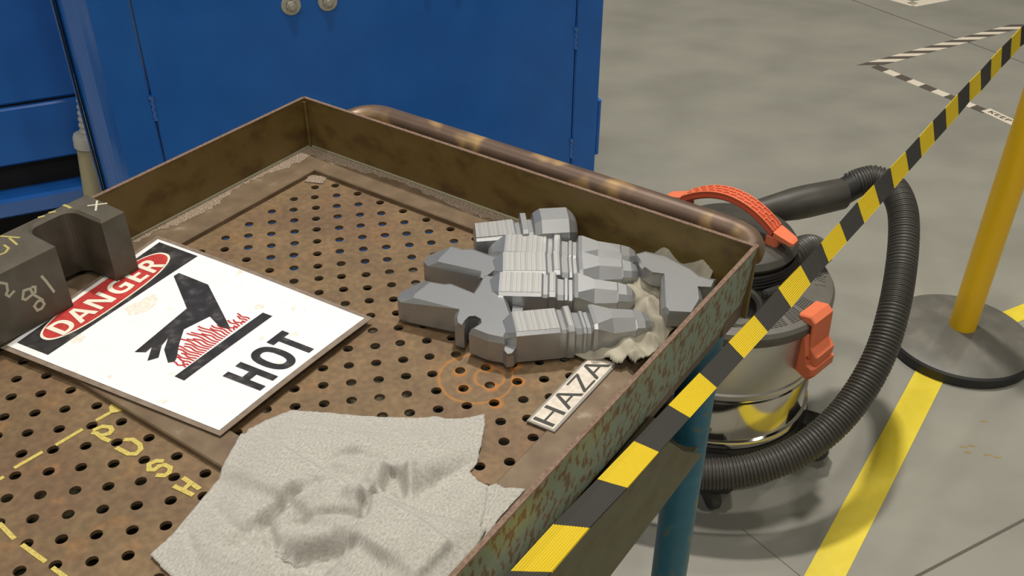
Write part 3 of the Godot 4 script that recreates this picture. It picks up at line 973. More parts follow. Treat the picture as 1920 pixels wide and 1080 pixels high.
# ------------------------------------------------------------ notched steel block with chalk marks
func yoke_block() -> void:
	var t := tray_thing("yoke_block", "heavy grey steel block with a deep notch and chalk marks sitting on the sign", "steel block", Vector3(0.035, 0.0125, 0.5))
	var out := [Vector2(0.0715, 0.403), Vector2(0.0715, 0.4375)]
	for k in 7:
		var a := -PI / 2 + PI / 2 * k / 6.0
		out.append(Vector2(0.030 - 0.018 * sin(a + PI / 2), 0.4395 + 0.016 - 0.016 * cos(a + PI / 2)))
	for k in 7:
		var a := PI / 2 * k / 6.0
		out.append(Vector2(0.030 - 0.018 * cos(a), 0.4855 + 0.016 * sin(a)))
	out.append_array([Vector2(0.0715, 0.502), Vector2(0.0715, 0.66), Vector2(-0.003, 0.66), Vector2(-0.003, 0.403)])
	var st := mb()
	prism(st, out, 0.0136, 0.104, 0.0035)
	part("body", st, M.block, t)
	var front := func(v: float, h: float, l: float) -> Vector3: return Vector3(0.0716 + l, h, v)
	var top := func(u: float, v: float, l: float) -> Vector3: return Vector3(u, 0.1041 + l, v)
	var marks := {
		"I": [[Vector2(0.5288, 0.0725), Vector2(0.5257, 0.0638), Vector2(0.5203, 0.0451)]],
		"eight": [[Vector2(0.5437, 0.0655), Vector2(0.5401, 0.0635), Vector2(0.5421, 0.0569), Vector2(0.5557, 0.0539), Vector2(0.5589, 0.0573), Vector2(0.5547, 0.0664), Vector2(0.5467, 0.0649), Vector2(0.5453, 0.0556), Vector2(0.5384, 0.0453), Vector2(0.5362, 0.0361), Vector2(0.5409, 0.0325), Vector2(0.5466, 0.0327), Vector2(0.5486, 0.0403), Vector2(0.5431, 0.0441), Vector2(0.5364, 0.0426)]],
		"hook": [[Vector2(0.5771, 0.0905), Vector2(0.5707, 0.0854), Vector2(0.5722, 0.0764), Vector2(0.5753, 0.0730), Vector2(0.5727, 0.0684), Vector2(0.5654, 0.0718)]]}
	for k in marks:
		st = mb()
		for s in marks[k]:
			stroke(st, s, 0.0032, front, 0.0003)
		part("chalk_mark", st, M.chalk, t)
	st = mb()
	stroke(st, [Vector2(0.0266, 0.4229), Vector2(0.0408, 0.4055)], 0.0026, top, 0.0003)
	stroke(st, [Vector2(0.0256, 0.4087), Vector2(0.0448, 0.4247)], 0.0026, top, 0.0004)
	part("chalk_mark", st, M.chalk, t)
	st = mb()
	stroke(st, [Vector2(0.0033, 0.5283), Vector2(0.0244, 0.5179)], 0.003, top, 0.0003)
	stroke(st, [Vector2(0.0161, 0.5252), Vector2(0.0364, 0.5285)], 0.003, top, 0.0003)
	stroke(st, [Vector2(0.0402, 0.5530), Vector2(0.0411, 0.5467), Vector2(0.0357, 0.5391), Vector2(0.0251, 0.5379)], 0.003, top, 0.0003)
	part("chalk_mark", st, M.chalk_yellow, t)
	for s in [[Vector2(0.0005, 0.4395), Vector2(0.0062, 0.4388), Vector2(0.0130, 0.4389)], [Vector2(0.0020, 0.4612), Vector2(0.0052, 0.4558)], [Vector2(0.0015, 0.4758), Vector2(0.0035, 0.4705)]]:
		st = mb()
		stroke(st, s, 0.004, top, 0.0003)
		part("chalk_mark", st, M.chalk_yellow, t)

# ------------------------------------------------------------ cloths
func sheet(st: SurfaceTool, outline: Array, centre: Vector2, hf: Callable, thick: float, rings := 46, per := 8, ragged := 0.0) -> void:
	var pts := []
	var rng := RandomNumberGenerator.new()
	rng.seed = 7
	for i in outline.size():
		var a: Vector2 = outline[i]
		var b: Vector2 = outline[(i + 1) % outline.size()]
		for k in per:
			var q := a.lerp(b, float(k) / per)
			pts.append(q + (q - centre).normalized() * rng.randf_range(-ragged, ragged))
	if area(pts) > 0:
		pts.reverse()
	var all := []
	var low := PackedVector3Array()
	for p in pts:
		var y: float = hf.call(p)
		low.append(Vector3(p.x, y, p.y))
	all.append(low)
	for k in range(0, rings):
		var f := 1.0 - float(k) / rings
		var r := PackedVector3Array()
		for p in pts:
			var q: Vector2 = centre.lerp(p, f)
			var y: float = hf.call(q)
			r.append(Vector3(q.x, y + thick, q.y))
		all.append(r)
	loft(st, all, 1, false, false)
	st.set_smooth_group(1)
	var c := Vector3(centre.x, hf.call(centre) + thick, centre.y)
	var l: PackedVector3Array = all[-1]
	for i in l.size():
		tri(st, c, l[i], l[(i + 1) % l.size()])

func folds(p: Vector2, list: Array) -> float:
	var y := 0.0
	for f in list:
		var a: Vector2 = f[0]
		var b: Vector2 = f[1]
		var q := Geometry2D.get_closest_point_to_segment(p, a, b)
		var d: float = p.distance_to(q) / f[3]
		y += f[2] * exp(-d * d)
	return y

func ground(p: Vector2) -> float:   # the height of what a cloth lies on
	var y := 0.0
	y = maxf(y, 0.0085 * smoothstep(0.532, 0.541, p.y) * (1.0 - smoothstep(0.584, 0.595, p.y)) * (1.0 - smoothstep(0.69, 0.70, p.x)))
	y = maxf(y, 0.0027 * smoothstep(0.66, 0.672, p.x))
	y = maxf(y, 0.0085 * (1.0 - smoothstep(0.0615, 0.072, p.y)))
	return y

func rags() -> void:
	var n := FastNoiseLite.new()
	n.seed = 31
	n.frequency = 9.0
	n.fractal_octaves = 3
	var t := tray_thing("cotton_rag", "heather grey cotton rag spread flat near the HAZARD tag", "rag", Vector3(0.58, 0.003, 0.55))
	var fl := [
		[Vector2(0.5247, 0.6506), Vector2(0.5301, 0.6153), -0.008, 0.007], [Vector2(0.5301, 0.6153), Vector2(0.5310, 0.5765), -0.010, 0.007], [Vector2(0.5310, 0.5765), Vector2(0.5368, 0.5542), -0.006, 0.006], [Vector2(0.5407, 0.6254), Vector2(0.5485, 0.5693), 0.005, 0.011], [Vector2(0.5185, 0.6250), Vector2(0.5202, 0.5737), 0.004, 0.010],
		[Vector2(0.5609, 0.6002), Vector2(0.5739, 0.5774), -0.004, 0.004], [Vector2(0.5739, 0.5774), Vector2(0.5984, 0.5643), -0.008, 0.0045], [Vector2(0.5773, 0.5919), Vector2(0.6022, 0.5745), 0.004, 0.009], [Vector2(0.5801, 0.5472), Vector2(0.5825, 0.5422), 0.008, 0.009],
		[Vector2(0.5895, 0.5296), Vector2(0.5941, 0.5459), -0.010, 0.004], [Vector2(0.5941, 0.5459), Vector2(0.6069, 0.5632), -0.012, 0.0045],
		[Vector2(0.5837, 0.4939), Vector2(0.5937, 0.5137), -0.018, 0.0045], [Vector2(0.5925, 0.4968), Vector2(0.6104, 0.5106), -0.010, 0.007], [Vector2(0.6003, 0.4868), Vector2(0.6173, 0.5058), 0.007, 0.007], [Vector2(0.5758, 0.4994), Vector2(0.5800, 0.5188), 0.006, 0.009],
		[Vector2(0.6393, 0.4329), Vector2(0.6308, 0.4700), -0.012, 0.009], [Vector2(0.6308, 0.4700), Vector2(0.6234, 0.5016), -0.008, 0.010], [Vector2(0.6268, 0.4218), Vector2(0.6076, 0.4772), 0.007, 0.016],
		[Vector2(0.5696, 0.6331), Vector2(0.5855, 0.6339), -0.012, 0.006], [Vector2(0.5855, 0.6339), Vector2(0.6051, 0.6068), -0.012, 0.006], [Vector2(0.6051, 0.6068), Vector2(0.6071, 0.5946), -0.007, 0.006], [Vector2(0.5664, 0.6231), Vector2(0.5995, 0.5937), 0.008, 0.011], [Vector2(0.6098, 0.6258), Vector2(0.6195, 0.5936), -0.007, 0.005],
		[Vector2(0.5422, 0.6228), Vector2(0.5550, 0.6310), -0.010, 0.0055], [Vector2(0.4638, 0.6591), Vector2(0.5143, 0.6837), -0.0035, 0.003], [Vector2(0.4631, 0.6222), Vector2(0.5110, 0.6382), -0.002, 0.005], [Vector2(0.4460, 0.5038), Vector2(0.5012, 0.4803), -0.002, 0.003], [Vector2(0.5012, 0.4803), Vector2(0.5489, 0.4666), 0.002, 0.005], [Vector2(0.5254, 0.5144), Vector2(0.5321, 0.4975), -0.004, 0.006], [Vector2(0.5321, 0.4975), Vector2(0.5678, 0.4885), -0.004, 0.006], [Vector2(0.5387, 0.5208), Vector2(0.5678, 0.5050), 0.003, 0.009]]
	var edge := [Vector2(0.4613, 0.6982), Vector2(0.4588, 0.6726), Vector2(0.4396, 0.5949), Vector2(0.4091, 0.5270), Vector2(0.4135, 0.5064), Vector2(0.4244, 0.4787), Vector2(0.4532, 0.4628), Vector2(0.5009, 0.4379), Vector2(0.5455, 0.4099), Vector2(0.5605, 0.3962), Vector2(0.5760, 0.3906), Vector2(0.5925, 0.3760), Vector2(0.6023, 0.3618), Vector2(0.6123, 0.3746), Vector2(0.6285, 0.4035), Vector2(0.6389, 0.4232), Vector2(0.6408, 0.4406), Vector2(0.6578, 0.4470), Vector2(0.6696, 0.4477), Vector2(0.6934, 0.4884), Vector2(0.7001, 0.5198), Vector2(0.7089, 0.5946), Vector2(0.5628, 0.7104), Vector2(0.4795, 0.7007)]
	var hf := func(p: Vector2) -> float:
		var e := 1e9
		for i in edge.size():
			var q := Geometry2D.get_closest_point_to_segment(p, edge[i], edge[(i + 1) % edge.size()])
			e = minf(e, p.distance_to(q))
		var k := smoothstep(0.0, 0.06, e)
		return ground(p) + maxf(0.0012, 0.0022 + 0.014 * k + (0.3 + 0.7 * k) * 1.45 * folds(p, fl) + 0.003 * n.get_noise_2d(p.x * 1.6, p.y * 1.6) * k)
	var st := mb()
	sheet(st, edge, Vector2(0.5622, 0.5464), hf, 0.0022, 60, 9, 0.0007)
	part("cloth", st, M.cloth, t)
	st = mb()
	sheet(st, [Vector2(0.6393, 0.4432), Vector2(0.6563, 0.4496), Vector2(0.6694, 0.4476), Vector2(0.6743, 0.4406), Vector2(0.6839, 0.4401), Vector2(0.7019, 0.4284), Vector2(0.7029, 0.4716), Vector2(0.7064, 0.5073), Vector2(0.7121, 0.5602), Vector2(0.6888, 0.5542), Vector2(0.6654, 0.4910)], Vector2(0.6827, 0.4748), func(p: Vector2) -> float: return ground(p) + 0.0008 + 0.0012 * n.get_noise_2d(p.x * 3.0, p.y * 3.0), 0.0016, 20, 8, 0.0006)
	part("folded_layer", st, M.cloth, t)

	var lobe := [Vector2(0.5944, 0.5317), Vector2(0.6086, 0.5268), Vector2(0.6284, 0.5231), Vector2(0.6496, 0.5200), Vector2(0.6730, 0.5085), Vector2(0.6933, 0.4976), Vector2(0.7028, 0.4959), Vector2(0.7084, 0.5205), Vector2(0.7131, 0.5607), Vector2(0.7149, 0.6085), Vector2(0.6241, 0.6786), Vector2(0.6181, 0.6343), Vector2(0.6140, 0.5971), Vector2(0.6103, 0.5733), Vector2(0.6038, 0.5585), Vector2(0.5967, 0.5444)]
	var hl := func(p: Vector2) -> float:
		var e := 1e9
		for i in lobe.size():
			var q := Geometry2D.get_closest_point_to_segment(p, lobe[i], lobe[(i + 1) % lobe.size()])
			e = minf(e, p.distance_to(q))
		var k := smoothstep(0.0, 0.022, e)
		return hf.call(p) + 0.0022 + 0.009 * sqrt(k) + 0.004 * k * n.get_noise_2d(p.x * 1.5 + 3.0, p.y * 1.5)
	st = mb()
	sheet(st, lobe, Vector2(0.6700, 0.5686), hl, 0.002, 30, 8, 0.0004)
	part("folded_layer", st, M.cloth, t)
	var r := tray_thing("wiping_rag", "crumpled dirty off-white rag wedged under the forgings by the front corner", "rag", Vector3(0.68, 0.003, 0.11))
	var n2 := FastNoiseLite.new()
	n2.seed = 77
	n2.fractal_type = FastNoiseLite.FRACTAL_RIDGED
	n2.frequency = 8.0
	n2.fractal_octaves = 2
	var fl2 := [[Vector2(0.6300, 0.0825), Vector2(0.6919, 0.1280), 0.014, 0.014], [Vector2(0.6599, 0.1617), Vector2(0.6988, 0.1535), 0.016, 0.012], [Vector2(0.6724, 0.1767), Vector2(0.7072, 0.2008), 0.010, 0.008], [Vector2(0.6859, 0.1420), Vector2(0.7163, 0.1522), -0.012, 0.007],
		[Vector2(0.6910, 0.1906), Vector2(0.6647, 0.1695), -0.008, 0.005], [Vector2(0.6310, 0.2057), Vector2(0.6697, 0.1971), 0.006, 0.010], [Vector2(0.6318, -0.0061), Vector2(0.7142, -0.0175), 0.030, 0.020], [Vector2(0.6732, -0.0009), Vector2(0.6972, 0.0019), 0.012, 0.010]]
	var hr := func(p: Vector2) -> float:
		var base := 0.006 + folds(p, fl2) + 0.013 * n2.get_noise_2d(p.x, p.y)
		return clampf(base, 0.0012, 0.06) + ground(p)
	st = mb()
	sheet(st, [Vector2(0.5943, 0.2189), Vector2(0.6181, 0.2209), Vector2(0.6456, 0.2176), Vector2(0.6680, 0.2067), Vector2(0.6776, 0.2108), Vector2(0.6867, 0.2081), Vector2(0.6888, 0.1994), Vector2(0.7021, 0.2043), Vector2(0.7097, 0.1990), Vector2(0.7099, 0.1774), Vector2(0.7091, 0.1384), Vector2(0.7058, 0.0752), Vector2(0.7030, -0.0232), Vector2(0.7006, -0.0649), Vector2(0.6797, -0.0565), Vector2(0.6492, -0.0383), Vector2(0.6279, -0.0363), Vector2(0.5997, -0.0328), Vector2(0.5815, -0.0283), Vector2(0.5742, -0.0117), Vector2(0.6018, 0.1064)], Vector2(0.6626, 0.0849), hr, 0.002, 60, 8, 0.0010)
	part("cloth", st, M.rag, r)

# ------------------------------------------------------------ forgings
func ring8(x: float, w: float, top: float, bot: float, c: float) -> PackedVector3Array:
	var b := minf(c, 0.003)
	return PackedVector3Array([Vector3(x, bot, -w + b), Vector3(x, bot + b, -w), Vector3(x, top - c, -w), Vector3(x, top, -w + c), Vector3(x, top, w - c), Vector3(x, top - c, w), Vector3(x, bot + b, w), Vector3(x, bot, w - b)])

func stations(list: Array, st: SurfaceTool) -> void:
	var rings := []
	for s in list:
		rings.append(ring8(s[0], s[1], s[2], s[3], s[4]))
	for r in rings:
		r.reverse()
	loft(st, rings, 0)

func place_between(o: Node3D, a: Vector2, b: Vector2, ha: float, hb: float, length: float, roll := 0.0) -> void:
	var A := Vector3(a.x, ha, a.y)
	var B := Vector3(b.x, hb, b.y)
	var x := (B - A).normalized()
	var z := x.cross(Vector3.UP).normalized()
	var y := z.cross(x)
	var k := A.distance_to(B) / length
	o.transform = tray * Transform3D(Basis(x * k, y, z) * Basis(Vector3.RIGHT, roll), A)

func forgings() -> void:
	var g := "grey steel forgings piled in the tray corner"
	var st := mb()
	stations([[0.0, 0.010, 0.032, 0.010, 0.004], [0.004, 0.013, 0.037, 0.006, 0.005], [0.021, 0.0225, 0.046, 0.0, 0.0035], [0.073, 0.0225, 0.046, 0.0, 0.0035], [0.0755, 0.0222, 0.0435, 0.0, 0.003], [0.0805, 0.0215, 0.043, 0.0, 0.003],
		[0.083, 0.0235, 0.0475, 0.0, 0.004], [0.090, 0.0235, 0.0475, 0.0, 0.004], [0.093, 0.0198, 0.0405, 0.0, 0.005], [0.100, 0.0195, 0.0395, 0.0, 0.005], [0.102, 0.0205, 0.0412, 0.0, 0.005], [0.105, 0.0205, 0.0412, 0.0, 0.005], [0.107, 0.0195, 0.0395, 0.0, 0.005], [0.111, 0.0195, 0.0395, 0.0, 0.005],
		[0.1135, 0.0225, 0.047, 0.0, 0.004], [0.118, 0.0232, 0.048, 0.0, 0.005], [0.138, 0.022, 0.0465, 0.0, 0.013], [0.166, 0.0185, 0.043, 0.002, 0.011], [0.1675, 0.017, 0.040, 0.005, 0.006], [0.178, 0.0155, 0.038, 0.008, 0.006], [0.185, 0.012, 0.035, 0.011, 0.006], [0.1895, 0.006, 0.029, 0.016, 0.003]], st)
	var proto := thing("forging", "grey forging on edge with bright ground face, backmost of the three side by side", "forging", Vector3.ZERO, g)
	part("body", st, M.forge, proto)
	st = mb()
	stations([[0.022, 0.0188, 0.0466, 0.045, 0.0004], [0.0725, 0.0188, 0.0466, 0.045, 0.0004]], st)
	part("ground_face", st, M.machined, proto)
	st = mb()
	stations([[0.084, 0.0195, 0.0482, 0.046, 0.0015], [0.089, 0.0195, 0.0482, 0.046, 0.0015]], st)
	part("rib", st, M.machined, proto)
	place_between(proto, Vector2(0.4382, 0.1265), Vector2(0.6052, 0.0227), 0.002, 0.002, 0.19, 0.08)
	for d in [["grey forging on edge with bright ground face, middle of the three side by side", Vector2(0.4615, 0.1645), Vector2(0.6233, 0.0513), 0.0022, 0.1], ["grey forging on edge with bright ground face, nearest of the three side by side", Vector2(0.4843, 0.2026), Vector2(0.6442, 0.1004), 0.002, 0.1], ["grey forging lying apart on edge in front of the other forgings above the rag", Vector2(0.5498, 0.2660), Vector2(0.6866, 0.1375), 0.002, 0.04]]:
		var c: Node3D = proto.duplicate()
		c.name = numbered("forging")
		add_child(c, true)
		place_between(c, d[1], d[2], d[3], d[3], 0.19, d[4])
		c.set_meta("label", d[0])
	# the one at the back with a blocky head
	var a := thing("forging", "grey forging with a raised faceted block end against the back rim", "forging", Vector3.ZERO, g)
	st = mb()
	stations([[0.0, 0.018, 0.038, 0.0, 0.003], [0.002, 0.020, 0.042, 0.0, 0.003], [0.060, 0.021, 0.045, 0.0, 0.004], [0.062, 0.019, 0.042, 0.0, 0.004], [0.068, 0.019, 0.042, 0.0, 0.004], [0.070, 0.0235, 0.054, 0.0, 0.004], [0.078, 0.0235, 0.054, 0.0, 0.004], [0.080, 0.020, 0.046, 0.0, 0.005], [0.086, 0.020, 0.046, 0.0, 0.005], [0.088, 0.024, 0.058, 0.006, 0.011], [0.098, 0.0265, 0.064, 0.006, 0.013], [0.138, 0.0265, 0.064, 0.006, 0.013], [0.148, 0.020, 0.056, 0.012, 0.010], [0.152, 0.016, 0.050, 0.016, 0.008]], st)
	part("body", st, M.forge, a)
	st = mb()
	stations([[0.003, 0.0165, 0.0436, 0.04, 0.0004], [0.059, 0.0172, 0.0456, 0.04, 0.0004]], st)
	var gf := part("ground_face", st, M.machined, a)
	gf.rotation.z = 0.02
	place_between(a, Vector2(0.4051, 0.1138), Vector2(0.5091, 0.0244), 0.004, 0.004, 0.152, 0.06)
	# the ones lying flat: outlines seen from above
	flat_forging("grey forging lying flat, plate end nearest the DANGER sign, with a hooked notch", [Vector2(0.4118, 0.2806), Vector2(0.4066, 0.2662), Vector2(0.4142, 0.2317), Vector2(0.4389, 0.2231), Vector2(0.4452, 0.2172), Vector2(0.4809, 0.2170), Vector2(0.4761, 0.2006), Vector2(0.4660, 0.1742), Vector2(0.4865, 0.1716), Vector2(0.5504, 0.2317), Vector2(0.5711, 0.2788), Vector2(0.5525, 0.2857), Vector2(0.5259, 0.2870), Vector2(0.5229, 0.2778), Vector2(0.5247, 0.2665), Vector2(0.5203, 0.2605), Vector2(0.5135, 0.2588), Vector2(0.5095, 0.2630), Vector2(0.5114, 0.2719), Vector2(0.5164, 0.2837), Vector2(0.5039, 0.2849), Vector2(0.4939, 0.2739), Vector2(0.4884, 0.2646), Vector2(0.4206, 0.2840)],
		[Vector2(0.4329, 0.2748), Vector2(0.4304, 0.2676), Vector2(0.4300, 0.2392), Vector2(0.4477, 0.2339), Vector2(0.4540, 0.2280), Vector2(0.4896, 0.2275), Vector2(0.4855, 0.2109), Vector2(0.4764, 0.1872), Vector2(0.4938, 0.1852), Vector2(0.5510, 0.2393), Vector2(0.5680, 0.2776), Vector2(0.5525, 0.2824), Vector2(0.5313, 0.2836), Vector2(0.5315, 0.2797), Vector2(0.5323, 0.2703), Vector2(0.5268, 0.2639), Vector2(0.5174, 0.2628), Vector2(0.5118, 0.2680), Vector2(0.5128, 0.2776), Vector2(0.5153, 0.2860), Vector2(0.5092, 0.2852), Vector2(0.5024, 0.2784), Vector2(0.4947, 0.2630), Vector2(0.4354, 0.2758)], 0.002, 0.034, 0.042, g)
	flat_forging("grey forging mostly hidden, only its rounded tip showing beneath the one lying apart in front", [Vector2(0.5211, 0.1940), Vector2(0.5382, 0.1875), Vector2(0.5556, 0.2234), Vector2(0.5713, 0.2519), Vector2(0.5803, 0.2640), Vector2(0.5825, 0.2769), Vector2(0.5771, 0.2831), Vector2(0.5669, 0.2783), Vector2(0.5577, 0.2663), Vector2(0.5446, 0.2311)], [Vector2(0.5309, 0.2047), Vector2(0.5441, 0.2009), Vector2(0.5595, 0.2337), Vector2(0.5750, 0.2618), Vector2(0.5818, 0.2716), Vector2(0.5833, 0.2814), Vector2(0.5804, 0.2858), Vector2(0.5735, 0.2823), Vector2(0.5661, 0.2729), Vector2(0.5527, 0.2384)], 0.001, 0.02, 0.028, g)
	flat_forging("grey forging lying flat behind the hooked one, square plate end showing", [Vector2(0.3864, 0.1984), Vector2(0.3823, 0.1812), Vector2(0.3939, 0.1461), Vector2(0.4096, 0.1447), Vector2(0.4180, 0.1372), Vector2(0.4608, 0.1354), Vector2(0.4753, 0.1617), Vector2(0.4753, 0.1882), Vector2(0.4684, 0.1901), Vector2(0.4654, 0.1849), Vector2(0.3972, 0.2030)],
		[Vector2(0.4079, 0.1951), Vector2(0.4057, 0.1891), Vector2(0.4017, 0.1592), Vector2(0.4189, 0.1566), Vector2(0.4272, 0.1492), Vector2(0.4683, 0.1482), Vector2(0.4793, 0.1706), Vector2(0.4790, 0.1941), Vector2(0.4748, 0.1941), Vector2(0.4678, 0.1823), Vector2(0.4105, 0.1963)], 0.002, 0.034, 0.042, g)
	flat_forging("grey forging lying flat beside the front rim with a broad clipped end", [Vector2(0.6082, 0.0400), Vector2(0.6159, 0.0254), Vector2(0.6438, 0.0197), Vector2(0.6825, 0.0273), Vector2(0.6988, 0.0364), Vector2(0.7193, 0.0321), Vector2(0.7255, 0.0560), Vector2(0.7117, 0.0629), Vector2(0.7248, 0.0812), Vector2(0.7298, 0.1173), Vector2(0.7046, 0.1337), Vector2(0.6929, 0.1262), Vector2(0.6594, 0.0654), Vector2(0.6485, 0.0688), Vector2(0.6328, 0.0636)],
		[Vector2(0.6146, 0.0468), Vector2(0.6217, 0.0357), Vector2(0.6483, 0.0309), Vector2(0.6854, 0.0391), Vector2(0.7021, 0.0477), Vector2(0.7208, 0.0446), Vector2(0.7241, 0.0591), Vector2(0.7103, 0.0674), Vector2(0.7233, 0.0898), Vector2(0.7276, 0.1198), Vector2(0.7060, 0.1323), Vector2(0.6984, 0.1271), Vector2(0.6642, 0.0657), Vector2(0.6500, 0.0713), Vector2(0.6366, 0.0660)], 0.024, 0.044, 0.05, g)

func flat_forging(label: String, outline: Array, top: Array, y0: float, y1: float, y2: float, g: String) -> void:
	var c := Vector2.ZERO
	for p in outline:
		c += p
	c /= outline.size()
	var o := tray_thing("forging", label, "forging", Vector3(c.x, y0, c.y), g)
	if area(outline) > 0.0:
		outline.reverse()
		top.reverse()
	var r := []
	for k in 4:
		var ring := PackedVector3Array()
		var low: Array = inset(outline, 0.003)
		for i in outline.size():
			var p: Vector2 = [low[i], outline[i], outline[i], top[i]][k]
			ring.append(Vector3(p.x, [y0, y0 + 0.004, y1, y2][k], p.y))
		r.append(ring)
	var st := mb()
	loft(st, r, 0, false, false)
	for e in [0, 3]:
		var ids := Geometry2D.triangulate_polygon(PackedVector2Array(outline if e == 0 else top))
		if ids.is_empty():
			ids = Geometry2D.triangulate_polygon(PackedVector2Array(outline))
		for i in range(0, ids.size(), 3):
			tri_up(st, r[e][ids[i]], r[e][ids[i + 1]], r[e][ids[i + 2]], Vector3.DOWN if e == 0 else Vector3.UP)
	part("body", st, M.forge, o)

# ------------------------------------------------------------ shop vacuum
func vacuum() -> void:
	var o := Vector3(0.444, 0.0, -1.686)
	var t := thing("shop_vacuum", "stainless steel shop vacuum with black lid, orange handle and ribbed hose behind the cart", "vacuum", o)
	var st := mb()
	lathe(st, [Vector2(0.0, 0.055), Vector2(0.19, 0.055), Vector2(0.212, 0.07), Vector2(0.212, 0.095), Vector2(0.205, 0.118), Vector2(0.19, 0.122), Vector2(0.0, 0.122)], 64, Vector3.ZERO, Basis(), false)
	part("base", st, M.vac_dark, t)
	for a in [0.45, 1.68, 3.3, 4.9]:
		var q := Vector3(cos(a) * 0.228, 0, sin(a) * 0.228)
		st = mb()
		box(st, q + Vector3(0, 0.078, 0), Vector3(0.085, 0.062, 0.075), 0.014, Basis(Vector3.UP, -a))
		var foot := part("caster_housing", st, M.vac_dark, t)
		st = mb()
		var w := q * 1.09
		lathe(st, [Vector2(0.0, -0.011), Vector2(0.02, -0.011), Vector2(0.024, -0.006), Vector2(0.024, 0.006), Vector2(0.02, 0.011), Vector2(0.0, 0.011)], 20, w + Vector3(0, 0.0245, 0), Basis(Vector3(0, 1, 0), Vector3(cos(a + 1.2), 0, sin(a + 1.2)), Vector3(0, 1, 0).cross(Vector3(cos(a + 1.2), 0, sin(a + 1.2))) * -1.0), false)
		part("caster_wheel", st, M.vac_black, foot)
	st = mb()
	lathe(st, [Vector2(0.199, 0.120), Vector2(0.204, 0.122), Vector2(0.206, 0.130), Vector2(0.204, 0.138), Vector2(0.2, 0.141), Vector2(0.199, 0.236), Vector2(0.1965, 0.239), Vector2(0.1965, 0.243), Vector2(0.2, 0.246)], 96, Vector3.ZERO, Basis(), false)
	part("lower_drum", st, M.steel_bright, t)
	st = mb()
	lathe(st, [Vector2(0.2, 0.246), Vector2(0.2025, 0.25), Vector2(0.2025, 0.26), Vector2(0.2, 0.264), Vector2(0.199, 0.395)], 96, Vector3.ZERO, Basis(), false)
	part("upper_drum", st, M.steel, t)
	st = mb()
	lathe(st, [Vector2(0.198, 0.385), Vector2(0.209, 0.387), Vector2(0.212, 0.395), Vector2(0.212, 0.408), Vector2(0.207, 0.416), Vector2(0.196, 0.419), Vector2(0.150, 0.425), Vector2(0.0, 0.425)], 72, Vector3.ZERO, Basis(), false)
	part("lid", st, M.vac_lid, t)
	st = mb()
	lathe(st, [Vector2(0.15, 0.422), Vector2(0.146, 0.44), Vector2(0.140, 0.452), Vector2(0.124, 0.458), Vector2(0.118, 0.462), Vector2(0.114, 0.492), Vector2(0.122, 0.497), Vector2(0.126, 0.505), Vector2(0.118, 0.516), Vector2(0.095, 0.526), Vector2(0.05, 0.531), Vector2(0.0, 0.532)], 56, Vector3.ZERO, Basis(), false)
	part("motor_head", st, M.vac_black, t)
	# the power cord wound round the motor head
	st = mb()
	var pts := PackedVector3Array()
	for k in 200:
		var a := 0.5 + TAU * 3.6 * k / 199.0
		pts.append(Vector3(cos(a) * (0.124 + 0.0015 * sin(a * 3.1)), 0.464 + 0.0078 * 3.6 * k / 199.0, sin(a) * (0.124 + 0.0015 * sin(a * 3.1))))
	tube(st, pts, 0.0042, 8)
	part("power_cord", st, M.vac_dark, t)
	st = mb()
	box(st, Vector3(0.055, 0.462, 0.128), Vector3(0.045, 0.016, 0.018), 0.004, Basis(Vector3.UP, 0.5))
	box(st, Vector3(0.085, 0.462, 0.112), Vector3(0.02, 0.011, 0.012), 0.003, Basis(Vector3.UP, 0.6))
	part("plug", st, M.vac_dark, t)
	handle(t)
	latch(t, 0.80)
	latch(t, 0.80 + PI)
	# round inlet with a white label on the front of the lid
	st = mb()
	var ib := Basis(Vector3(1, 0, 0), Vector3(0.05, 0.55, 0.83).normalized(), Vector3(1, 0, 0).cross(Vector3(0.05, 0.55, 0.83).normalized())).orthonormalized()
	lathe(st, [Vector2(0.046, -0.03), Vector2(0.043, 0.02), Vector2(0.036, 0.026), Vector2(0.03, 0.024), Vector2(0.028, 0.004), Vector2(0.0, 0.003)], 32, Vector3(-0.01, 0.435, 0.145), ib, false)
	part("blower_port", st, M.vac_black, t)
	st = mb()
	for k in 10:
		var q := []
		for e in [[k, 0.004], [k + 1, 0.004], [k + 1, 0.017], [k, 0.017]]:
			var a := -0.5 + 1.5 * float(e[0]) / 10.0
			q.append(Vector3(-0.01, 0.435, 0.145) + ib * Vector3(cos(a) * 0.0456, e[1], -sin(a) * 0.0456))
		tri_up(st, q[0], q[1], q[2], ib * Vector3(cos(-0.5 + 0.15 * k), 0, -sin(-0.5 + 0.15 * k)))
		tri_up(st, q[0], q[2], q[3], ib * Vector3(cos(-0.5 + 0.15 * k), 0, -sin(-0.5 + 0.15 * k)))
	part("port_label", st, M.label_white, t)
	# warning print on the lid: rows of small dark bars, and a moulded size mark
	st = mb()
	for row in 8:
		for k in 3:
			var r := 0.158 + row * 0.0048
			var a0 := 0.62 + k * 0.26
			var a1 := a0 + 0.215
			for j in 4:
				var b0 := lerpf(a0, a1, j / 4.0)
				var b1 := lerpf(a0, a1, (j + 0.8) / 4.0)
				var y: float = 0.4258 - (r - 0.15) * 0.1304
				quad(st, Vector3(cos(b0) * r, y, sin(b0) * r), Vector3(cos(b1) * r, y, sin(b1) * r), Vector3(cos(b1) * (r + 0.0024), y - 0.0003, sin(b1) * (r + 0.0024)), Vector3(cos(b0) * (r + 0.0024), y - 0.0003, sin(b0) * (r + 0.0024)))
	var wp := part("warning_print", st, M.print_dark, t)
	wp.set_meta("kind", "stuff")
	st = mb()
	lettering(st, "1 7/8", false, Vector2(0.185, 0.052), Vector2(0.012, -0.048) * 0.9, Vector2(-0.022, -0.004), func(x: float, z: float, y: float) -> Vector3: return Vector3(x, 0.4225 + y, z), 0.001)
